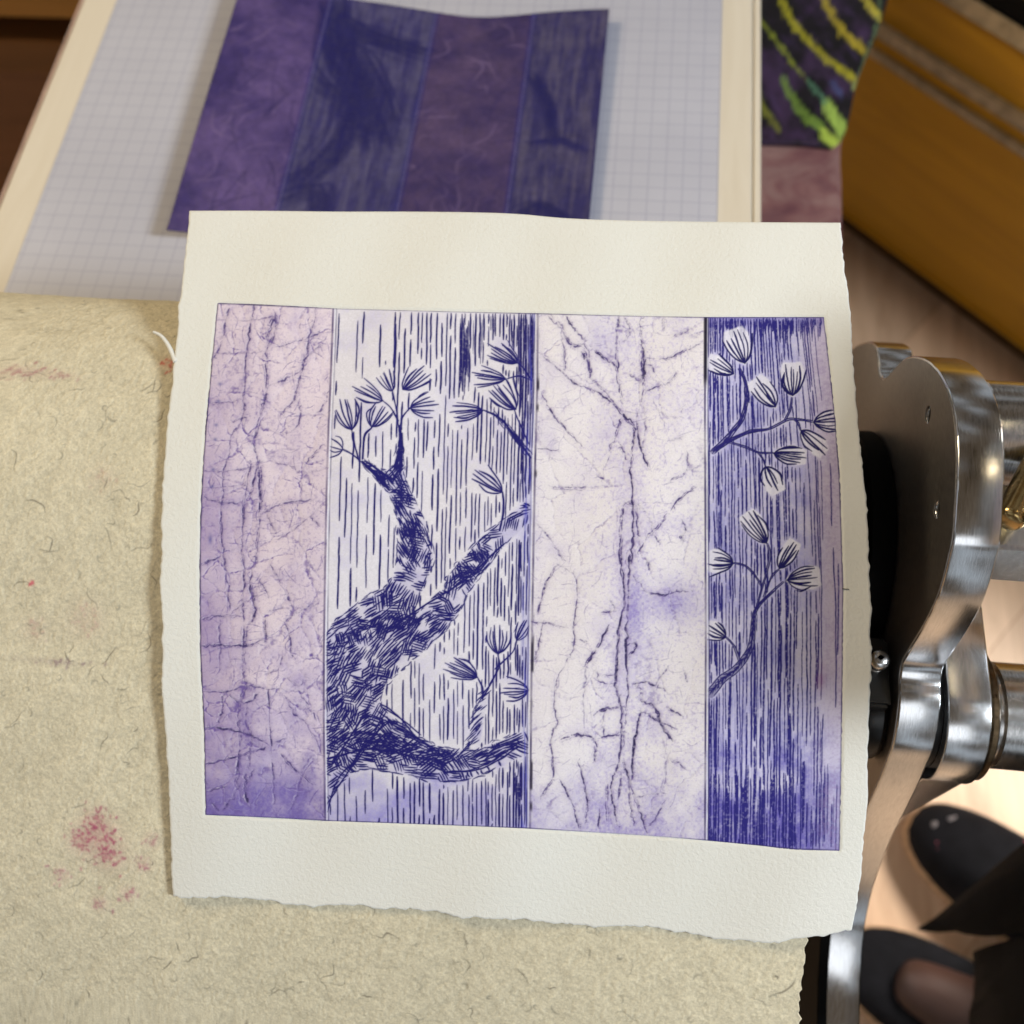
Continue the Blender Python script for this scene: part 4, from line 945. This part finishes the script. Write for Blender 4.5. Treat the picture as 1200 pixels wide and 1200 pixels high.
for k in (0, 2):
    for _ in range(46):
        x = rng.uniform(s_edges[k]*24, s_edges[k+1]*24); y = rng.uniform(0, 20); an = rng.uniform(0, 3.14); L = rng.uniform(.6, 3.4); b_ = rng.normal()*.5
        PR.stroke([(x, y), (x+math.cos(an)*L/2-math.sin(an)*b_, y+math.sin(an)*L/2+math.cos(an)*b_), (x+math.cos(an)*L, y+math.sin(an)*L)], rng.uniform(.05, .14), rng.uniform(.2, .8), .8, .1)
m = PR.flush()*np.where((U < s_edges[1]) | ((U > s_edges[2]) & (U < s_edges[3])), 1, 0); pl((138, 116, 160), np.clip(blur(m, 1)*.55, 0, .5))
for e in s_edges[1:4]:
    d = np.abs(U-e)*24
    pl((36, 34, 110), sstep(.30, .08, d)*.6); pl((120, 112, 158), sstep(.05, .015, d)*.6)
plate_c *= (1+(q5-.5)*.35)[..., None]
# a coloured film of ink, glossier than paper
M_plate = mat_paint('inked_plate', .40, 150, .45, .0016, .45, .10, 120, coat=.28)
A_ = np.array
def plate_pt(u, v):
    u = np.asarray(u)[..., None]; v = np.asarray(v)[..., None]
    P = (tl*(1-u)+tr*u)*(1-v) + (bl*(1-u)+br*u)*v
    uu = u[..., 0]; vv = v[..., 0]
    P[..., 2] = BED + .35 + 1.0*(np.abs(uu-.62)**1.7)*3.0*(.7+.3*(1-vv)) + .06*np.sin(uu*9+vv*3)
    P[..., 1] -= .55*sstep(.3, 0, vv)*np.exp(-((uu-.66)/.16)**2)
    return P
for k in range(4):
    nu, nv = 120, 300
    u = np.linspace(s_edges[k], s_edges[k+1], nu); v = np.linspace(0, 1, nv); Ug, Vg = np.meshgrid(u, v)
    P = plate_pt(Ug, Vg); c = PR.at(plate_c, Ug*24, Vg*20); B = P.copy(); B[..., 2] -= .12
    V = np.concatenate([P.reshape(-1, 3), B.reshape(-1, 3)]); n0 = nu*nv; idx = np.arange(n0).reshape(nv, nu)
    loop_ = np.concatenate([idx[0, :-1], idx[:-1, -1], idx[-1, :0:-1], idx[:0:-1, 0]]); nx = np.roll(loop_, -1)
    fa = np.concatenate([grid_faces(nv, nu, True), grid_faces(nv, nu)+n0, np.stack([loop_, nx, nx+n0, loop_+n0], -1)])
    o = link('plate_strip', mesh_np('plate_strip', W(V), fa, np.concatenate([c.reshape(-1, 3)]*2)), M_plate, root_p)
    o['label'] = ['mauve creased strip at the left end', 'navy strip with a dark branch', 'brownish purple creased strip', 'navy streaked strip at the right end'][k]

# ================================================================== SURROUNDINGS
R_ = 260
fl_me = mesh_np('floor', W(np.array([(-R_, -R_, FLOOR), (R_, -R_, FLOOR), (R_, R_, FLOOR), (-R_, R_, FLOOR)])), np.array([(0, 1, 2, 3)]))
tag(link('floor', fl_me, M_floor, None, False), kind='structure')

def extr_px(name, P, z, th, mat, parent=None, bev=.002):
    """flat slab whose outline is given where it stands at height z"""
    pts = np.array([pt(a, b, 2, z) for a, b in P])
    bm = bmesh.new(); vs = [bm.verts.new(W(p)) for p in pts]; f = bm.faces.new(vs)
    r = bmesh.ops.extrude_face_region(bm, geom=[f]); 
    for v in r['geom']:
        if isinstance(v, bmesh.types.BMVert): v.co.z -= th*.01
    bmesh.ops.recalc_face_normals(bm, faces=bm.faces)
    if bev: bmesh.ops.bevel(bm, geom=bm.edges[:], offset=bev, segments=2, affect='EDGES', clamp_overlap=True)
    return autosmooth(link(name, from_bm(name, bm), mat, parent))
# side table right of the bed with a stained wooden top
ST = -58.0
M_stain = NT('ink_stained_board'); _v1 = M_stain.coord()
M_stain.l(M_stain.mixc(.6, M_stain.ramp(noise(M_stain, _v1, 26, 6, .6, .8), [(.35, (.10, .02, .035)), (.5, (.27, .11, .10)), (.62, (.42, .26, .22))]), M_stain.ramp(noise(M_stain, _v1, 9, 5), [(.35, (.11, .04, .055)), (.65, (.34, .19, .17))])), M_stain.b.inputs['Base Color'])
M_stain.b.inputs['Roughness'].default_value = .6; M_stain.bump(noise(M_stain, _v1, 200), .2, .0005)
cart = empty('side_table', tuple(W(pt(940, 200, 2, FLOOR))), 'low side table with a mauve ink stained top beside the bed', 'table')
cv = catmull([(1060, -60), (1020, 30), (1000, 120), (989, 170), (987, 200), (987, 240), (988, 300)], 6)
corner = [(860, -60), (1046, -60), (1024, 40), (1006, 108), (995, 150), (984, 171), (977, 174), (984, 184), (987, 195), (988, 225), (988, 300), (860, 300)]
extr_px('table_top', [(860, -90), (1048, -90), (1010, 60), (992, 140), (986, 168), (985.5, 190), (987, 210), (988, 300), (860, 300)], ST, 2.2, M_stain.m, cart, .003)
for a, b in ((900, 230), (965, 235), (930, -40), (1010, -40)):
    c = pt(a, b, 2, ST); box('leg', (c[0]-1, c[1]-1, FLOOR), (c[0]+1, c[1]+1, ST-2.25), M_shelf, cart)
# dark sheet painted with yellow-green feathery strokes, lying on that table
TS = Ras(860, -80, 1060, 190, 2.0); th_, tw_ = TS.H, TS.Wd
b1 = smooth_noise(th_, tw_, 60, 4, 61); b2 = smooth_noise(th_, tw_, 14, 3, 62)
tcol = lin((26, 22, 28))[None, None]*(1+(b2-.5)*1.2)[..., None] + lin((78, 52, 92))*np.clip((b1-.5)*2.2, 0, .6)[..., None]
def feather(P, w, n, a, flip=1):
    c = catmull(P, 20)
    for i in range(n):
        j = rng.integers(0, len(c)-1); t = nrm(c[j+1]-c[j]); q = np.array([-t[1], t[0]])*flip
        p = c[j] + rng.normal(size=2)*w*.22; l = rng.uniform(.5, 1.1)*w
        TS.stroke([p, p + t*l*.75 + q*l*.65], rng.uniform(1.0, 2.2), rng.uniform(.3, 1)*a, .6)
def tl_(col, m):
    global tcol
    tcol = tcol*(1-m[..., None]) + lin(col)*m[..., None]
FEA = [([(905, -30), (925, 15), (950, 45), (975, 72), (1002, 92)], 9, 300, (196, 186, 44)), ([(960, -20), (978, 18), (995, 42), (1013, 58)], 9, 240, (206, 182, 52)), ([(888, 22), (905, 40), (925, 65), (945, 90)], 6, 110, (150, 160, 48)),
       ([(920, 88), (932, 115), (948, 138), (960, 145)], 10, 240, (126, 158, 62)), ([(890, 108), (900, 130), (915, 152)], 7, 150, (128, 130, 52)), ([(968, 118), (978, 132), (988, 146)], 13, 220, (176, 206, 92)), ([(964, 152), (972, 160), (982, 166)], 10, 160, (190, 214, 84)),
       ([(1005, -30), (1020, 5), (1030, 18)], 9, 160, (212, 196, 70)), ([(945, 92), (956, 104), (968, 120)], 7, 60, (92, 140, 108)), ([(1008, 95), (1002, 104)], 6, 40, (150, 160, 90)), ([(1034, -10), (1028, 30), (1018, 60), (1006, 96)], 5, 120, (96, 118, 84)), ([(976, 96), (985, 110)], 8, 60, (70, 78, 120))]
for P, w, n, c in FEA:
    feather(P, w, n, 1.0); mm = TS.flush(); tl_(c, np.clip(mm*.85, 0, .95))
for _ in range(20):
    x, y = rng.uniform(890, 1020), rng.uniform(-60, 160); TS.stroke([(x, y), (x+rng.uniform(5, 14), y+rng.uniform(8, 22))], rng.uniform(2, 5), rng.uniform(.2, .5), .6)
mm = TS.flush(); tl_((88, 66, 110), np.clip(blur(mm, 3), 0, .5))
E0 = resample([(862, -70), (958, -70), (1055, -70)], 160, False); E1 = resample([(862, 167), (930, 168), (975, 172)], 160); EL = resample([(862, -70), (862, 167)], 200, False); ER = resample([(1055, -70), (1042, -8), (1030, 32), (1012, 75), (1003, 100), (996, 135), (988, 160), (975, 172)], 200)
G = coons(E0, E1, EL, ER); P = on_plane(G[..., 0], G[..., 1], 2, ST+.35)
P[..., 2] += .12*np.sin(G[..., 0]*.05+G[..., 1]*.03); B = P.copy(); B[..., 2] = ST+.03
nv, nu = G.shape[:2]; n0 = nv*nu; idx = np.arange(n0).reshape(nv, nu); lp = np.concatenate([idx[0, :-1], idx[:-1, -1], idx[-1, :0:-1], idx[:0:-1, 0]]); nx = np.roll(lp, -1)
c = np.clip(TS.at(tcol, G[..., 0], G[..., 1]).reshape(-1, 3), .003, .9)
o = link('painted_card', mesh_np('painted_card', W(np.concatenate([P.reshape(-1, 3), B.reshape(-1, 3)])), np.concatenate([grid_faces(nv, nu, True), grid_faces(nv, nu)+n0, np.stack([lp, nx, nx+n0, lp+n0], -1)]), np.concatenate([c, c])), mat_paint('painted_card', .4, 300, .4, .001, .4, .1, 200, coat=.2))
tag(o, 'black card painted with feathery yellow green strokes on the side table', 'painting')

# wooden chest on the right: built on the floor line it stands on
c0 = pt(960, 252, 2, FLOOR); c1 = pt(1240, 462, 2, FLOOR)
ex = nrm((c1-c0)*np.array((1, 1, 0))); nrm_out = np.array((ex[1], -ex[0], 0.0))
if nrm_out.dot(-c0) < 0: nrm_out = -nrm_out
ez = np.array((0, 0, 1.0))
def on_front(px, py, out=0.0):
    r = ray(np.array(float(px)), np.array(float(py))); t = (c0+nrm_out*out).dot(nrm_out)/r.dot(nrm_out); p = r*t
    return (p-c0).dot(ex), p[2]
def frontbox(name, s0, s1, z0, z1, d0, d1, mat, par, bev=.003):
    """box along the chest front: s along it, z height, d outwards (negative = into the chest), cm"""
    bm = bmesh.new(); bmesh.ops.create_cube(bm, size=1)
    for v in bm.verts:
        p = c0 + ex*(s0+(v.co.x+.5)*(s1-s0)) + nrm_out*(d0+(v.co.y+.5)*(d1-d0)); p[2] = z0+(v.co.z+.5)*(z1-z0); v.co = Vector(W(p))
    if bev: bmesh.ops.bevel(bm, geom=bm.edges[:], offset=bev, segments=2, affect='EDGES')
    return autosmooth(link(name, from_bm(name, bm), mat, par))
zA = on_front(1110, 115)[1]; zB = on_front(1110, 88)[1]; zT = on_front(1170, 30)[1]
print('chest heights', zA, zB, zT, on_front(1200, 145), on_front(1035, 40), on_front(1020, 60), on_front(1200, 172))
chest = empty('wooden_chest', tuple(W(c0)), 'ochre wooden chest with two pale strips along its front standing on the floor', 'chest')
zlo = (on_front(1020, 60)[1]+on_front(1200, 172)[1])/2; zhi = (on_front(1035, 36)[1]+on_front(1200, 138)[1])/2; ztop = (on_front(1125, 0)[1]+on_front(1200, 50)[1])/2
frontbox('body', -60, 110, FLOOR+3, ztop+6, -40, 0, M_chest, chest, .004)
frontbox('plinth', -58, 108, FLOOR, FLOOR+2.9, -39, -1.2, M_chestdark, chest)
frontbox('pale_strip', -60, 110, zlo-.35, zlo+.45, .05, .5, M_strip, chest, .001)
frontbox('pale_strip', -60, 110, zhi-.7, zhi+.7, .05, .6, M_strip, chest, .001)
frontbox('top_rail', -60, 110, ztop-.3, ztop+1.6, .05, .8, M_strip, chest, .001)
frontbox('black_band', -60, 110, ztop+1.7, ztop+3.6, .05, .7, M_black, chest, .001)

# brown shelf unit beyond the bed at the far left
sh = empty('wooden_shelf', tuple(W(pt(0, 30, 2, FLOOR))), 'low brown wooden shelf with a dark gap standing left of the bed', 'shelf')
yb = pt(0, 262, 2, FLOOR)[1]
def zrow(py): r = ray(np.array(30.0), np.array(float(py))); return r[2]*yb/r[1]
z0_, z1, z2, z3 = zrow(78), zrow(42), zrow(13), zrow(-30)
xe = pt(110, 10, 1, yb)[0]+6
box('drawer_front', (-110, yb, FLOOR+1), (xe, yb+35, z0_-.3), mat_wood('reddish_wood', (.26, .11, .05), (.15, .06, .025), .45, 3, (1, 9, 9)), sh)
box('lower_board', (-110, yb-1, z0_), (xe, yb+35, z1), M_shelf, sh)
box('gap_shade', (-110, yb+10, z1), (xe, yb+35, z2), M_dark, sh)  # near-black block stands in for the shade between the two boards
box('upper_board', (-110, yb-1, z2), (xe, yb+35, z3), mat_wood('orange_wood', (.50, .24, .05), (.36, .16, .03), .4, 3, (1, 9, 9)), sh)

# ================================================================== PERSON (feet, trousers and coat hem are in view)
def sole_pts(c, d, L, Wd, grow=0, n=36):
    d = nrm(d); q = np.array((-d[1], d[0], 0)); out = []
    for t in np.linspace(0, 2*math.pi, n, endpoint=False):
        u = math.cos(t); k = .50*(1+.14*u)*(1 - .18*math.exp(-((u+.05)/.35)**2))
        out.append(c + d*(L/2+grow)*u*(1) + q*(Wd+2*grow)*k*math.copysign(abs(math.sin(t))**.8, math.sin(t)))
    return out
def rings_mesh(name, rings, mat, par, capa=True, capb=True):
    bm = bmesh.new(); R = [[bm.verts.new(W(p)) for p in r] for r in rings]; n = len(R[0])
    for A, B in zip(R[:-1], R[1:]):
        for j in range(n): bm.faces.new((A[j], A[(j+1) % n], B[(j+1) % n], B[j]))
    if capa: bm.faces.new(R[0])
    if capb: bm.faces.new(R[-1])
    return link(name, from_bm(name, bm), mat, par)
tA = pt(1069, 957, 2, FLOOR+2); hA = pt(1262, 1098, 2, FLOOR+2); dA = nrm((tA-hA)*np.array((1, 1, 0)))
LA = 27.0; cA = tA - dA*LA/2; cA[2] = FLOOR
tB = pt(985, 1112, 2, FLOOR+2); dB = nrm((pt(985, 1112, 2, FLOOR)-pt(1160, 1205, 2, FLOOR))*np.array((1, 1, 0))); cB = tB - dB*LA/2; cB[2] = FLOOR
person = empty('person', tuple(W((cA[0]+6, cA[1]-4, FLOOR))), 'person in black coat, wide trousers and black rope soled shoes standing right of the press', 'person')
hips = np.array((cA[0]+20, (cA[1]+cB[1])/2-6, FLOOR+88.0))
# one continuous body (legs and hips) inside the clothes
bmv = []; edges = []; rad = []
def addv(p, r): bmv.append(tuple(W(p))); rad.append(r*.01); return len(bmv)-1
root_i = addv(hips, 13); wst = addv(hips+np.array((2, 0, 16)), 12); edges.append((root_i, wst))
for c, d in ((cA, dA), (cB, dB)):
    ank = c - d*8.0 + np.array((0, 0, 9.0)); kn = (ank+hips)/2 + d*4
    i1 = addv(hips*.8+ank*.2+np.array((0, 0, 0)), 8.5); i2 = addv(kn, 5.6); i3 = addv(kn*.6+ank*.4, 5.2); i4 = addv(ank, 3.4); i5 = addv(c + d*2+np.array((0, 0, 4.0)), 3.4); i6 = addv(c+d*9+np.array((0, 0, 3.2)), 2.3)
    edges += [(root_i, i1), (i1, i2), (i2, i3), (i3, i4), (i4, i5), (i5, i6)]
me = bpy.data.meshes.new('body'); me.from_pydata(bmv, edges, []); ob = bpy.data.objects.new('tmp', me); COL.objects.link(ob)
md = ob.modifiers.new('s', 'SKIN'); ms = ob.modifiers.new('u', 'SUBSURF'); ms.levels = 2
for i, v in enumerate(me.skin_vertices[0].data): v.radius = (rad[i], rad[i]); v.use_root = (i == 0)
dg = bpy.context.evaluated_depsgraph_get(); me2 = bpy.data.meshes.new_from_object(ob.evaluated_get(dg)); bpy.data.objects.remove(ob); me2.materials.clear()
link('body', me2, M_skin_shaded, person)
def shoe(c, d, low):
    up = lambda z: np.array((0, 0, z)); q = np.array((-d[1], d[0], 0))
    so = rings_mesh('rope_sole', [[p+up(z) for p in sole_pts(c, d, LA, 9.6, g)] for z, g in ((.05, -.4), (.3, -.1), (1.0, .15), (1.9, .05), (2.2, -.3))], M_rope, person)
    # canvas upper: outline drawn in towards the foot opening, higher at the heel
    base = sole_pts(c, d, LA, 9.6, -.05); rings = []
    for k, t in enumerate(np.linspace(0, 1, 9)):
        r = []
        for p in base:
            rel = p-c; u = rel.dot(d); s_ = rel.dot(q)
            oc = c - d*(4.2 if not low else 4.0)
            ou = (-4.2 + u*.46) if not low else -4.6 + min(u*.62, 3.6); os_ = s_*(.62 if not low else .80)
            uu = u*(1-t**1.5)+ou*t**1.5; ss = s_*(1-t**1.4)+os_*t**1.4
            zz = 2.2 + ((4.6 if not low else 2.4) + 1.4*max(0, -u/13))*math.sin(t*math.pi/2)
            r.append(c + d*uu + q*ss + up(zz*1.0))
        rings.append(r)
    um = rings_mesh('shoe_upper', rings, M_shoe, person, False, False)
    return so, um
shoe(cA, dA, False); shoe(cB, dB, True)
# embroidered blossoms on the toe of the front shoe
q = np.array((-dA[1], dA[0], 0))
def blossom(u, s_, z, r, mat, name):
    c = cA + dA*u + q*s_ + np.array((0, 0, z)); rings = []
    for rr, zz in ((1.0, 0), (.85, .12), (.5, .2), (.12, .18)):
        rings.append([c + np.array((math.cos(t), math.sin(t), 0))*r*rr*(1+.12*math.cos(5*t)) + np.array((0, 0, zz)) for t in np.linspace(0, 2*math.pi, 30, endpoint=False)])
    rings_mesh(name, rings, mat, person)
blossom(10.2, 1.3, 4.4, .8, M_flower1, 'toe_blossom'); blossom(9.3, .5, 4.9, .55, M_flower1, 'toe_blossom'); blossom(11.2, .0, 4.0, .85, M_flower2, 'toe_blossom'); blossom(10.6, -1.2, 4.4, .6, M_flower2, 'toe_blossom'); blossom(4.6, -3.2, 6.2, .6, M_flower1, 'toe_blossom')
# wide black trouser legs
def trouser(c, d, rb, zb, shift=(0, 0, 0)):
    bot = c - d*7.5 + np.array((0, 0, zb)) + np.array(shift); rings = []
    for t in np.linspace(0, 1, 12):
        ctr = bot*(1-t)+(hips+np.array((0, 0, -2)))*t; r = rb*(1-t)+12*t
        rings.append([ctr + np.array((math.cos(a)*r*(1+.07*math.sin(5*a+t*2)), math.sin(a)*r*(1+.07*math.cos(4*a+t*3)), (.8*math.sin(3*a))*(1-t))) for a in np.linspace(0, 2*math.pi, 44, endpoint=False)])
    rings_mesh('trouser_leg', rings, M_cloth, person, False, True)
trouser(cA, dA, 8.2, 6.5); trouser(cB, dB, 7.0, 24, (6, 0, 0))
# open coat front whose corner hangs forward
def panel3(name, P, nrmv, th, mat):
    """hanging cloth: outline points (px, py, height cm) -> filled, thickened"""
    pts = [pt(a, b, 2, z) for a, b, z in P]
    bm = bmesh.new(); vs = [bm.verts.new(W(p)) for p in pts]; f = bm.faces.new(vs); bmesh.ops.triangulate(bm, faces=[f])
    bmesh.ops.subdivide_edges(bm, edges=bm.edges[:], cuts=2, use_grid_fill=True)
    me = from_bm(name, bm); o = link(name, me, mat, person)
    m = o.modifiers.new('thick', 'SOLIDIFY'); m.thickness = th*.01; return o
panel3('coat_front', [(1079, 1091, -84), (1100, 1078, -82), (1122, 1063, -79), (1143, 1050, -76), (1170, 1020, -70), (1215, 985, -60), (1330, 940, -45), (1340, 1110, -45), (1215, 1095, -62), (1190, 1092, -66), (1160, 1094, -71), (1125, 1091, -77), (1100, 1093, -81)], None, .3, M_cloth)
panel3('coat_front', [(1145, 1116, -80), (1165, 1108, -74), (1190, 1102, -68), (1225, 1092, -60), (1340, 1080, -45), (1340, 1320, -45), (1160, 1320, -68), (1140, 1230, -78), (1141, 1190, -80), (1146, 1170, -80), (1147, 1140, -80)], None, .3, M_cloth)

# ================================================================== CAMERA
cd = bpy.data.cameras.new('camera'); cam = bpy.data.objects.new('camera', cd); COL.objects.link(cam)
Mx = Matrix([[*RW[i], CAM[i]] for i in range(3)] + [[0, 0, 0, 1]]); cam.matrix_world = Mx
cd.sensor_width = 36; cd.lens = 36; cd.clip_start = .01; cd.clip_end = 50
cd.dof.use_dof = True; cd.dof.focus_distance = .389; cd.dof.aperture_fstop = 8.0
scene.camera = cam

# ================================================================== LIGHT: window at the right, warm lamp-lit room at the left
wd = bpy.data.worlds.new('World'); scene.world = wd; wd.use_nodes = True
_t = wd.node_tree; _bg = _t.nodes['Background']; _bg.inputs[1].default_value = .50
_tc = _t.nodes.new('ShaderNodeTexCoord'); _mp = _t.nodes.new('ShaderNodeMapping'); _mp.inputs['Scale'].default_value = (1.6, 1.6, 2.6)
_ns = _t.nodes.new('ShaderNodeTexNoise'); _ns.inputs['Scale'].default_value = 1.7; _ns.inputs['Detail'].default_value = 2.0
_rp = _t.nodes.new('ShaderNodeValToRGB'); _e = _rp.color_ramp.elements
while len(_e) < 6: _e.new(.5)
for _el, (_p, _c) in zip(_e, [(.30, (.02, .014, .009)), (.44, (.10, .065, .035)), (.50, (.26, .19, .12)), (.535, (.06, .045, .035)), (.57, (.66, .70, .74)), (.70, (.88, 1.0, 1.1))]): _el.position = _p; _el.color = (*_c, 1)
_t.links.new(_tc.outputs['Generated'], _mp.inputs['Vector']); _t.links.new(_mp.outputs[0], _ns.inputs['Vector']); _t.links.new(_ns.outputs[0], _rp.inputs[0]); _t.links.new(_rp.outputs[0], _bg.inputs[0])
def area(name, loc, target, sx, sy, power, col):
    l = bpy.data.lights.new(name, 'AREA'); l.shape = 'RECTANGLE'; l.size = sx; l.size_y = sy; l.energy = power; l.color = col
    o = bpy.data.objects.new(name, l); COL.objects.link(o); o.location = loc
    o.rotation_euler = (Vector(target)-Vector(loc)).to_track_quat('-Z', 'Y').to_euler(); return o
tgt = W((0, 15, -38))
area('window_light', (1.95, -.35, 2.20), tgt, .42, .56, 58, (.88, .95, 1.0))
area('front_window', (.35, -1.6, 2.1), tgt, 1.2, .9, 5, (.92, .96, 1.0))
fd = area('added_floor_light', (1.5, .95, 1.6), (.48, .12, 0), .4, .4, 4.8, (1.0, .93, .84)); fd.data.spread = math.radians(42)  # added narrow-beam fill that brightens only the floor near the shoes
area('room_lamp', (-1.3, .75, 1.95), tgt, .45, .45, 17, (1.0, .80, .50))

scene.view_settings.view_transform = 'Standard'; scene.view_settings.look = 'None'; scene.view_settings.exposure = 0
scene.render.engine = 'CYCLES'; scene.cycles.use_denoising = True
scene.render.resolution_x = scene.render.resolution_y = 1024
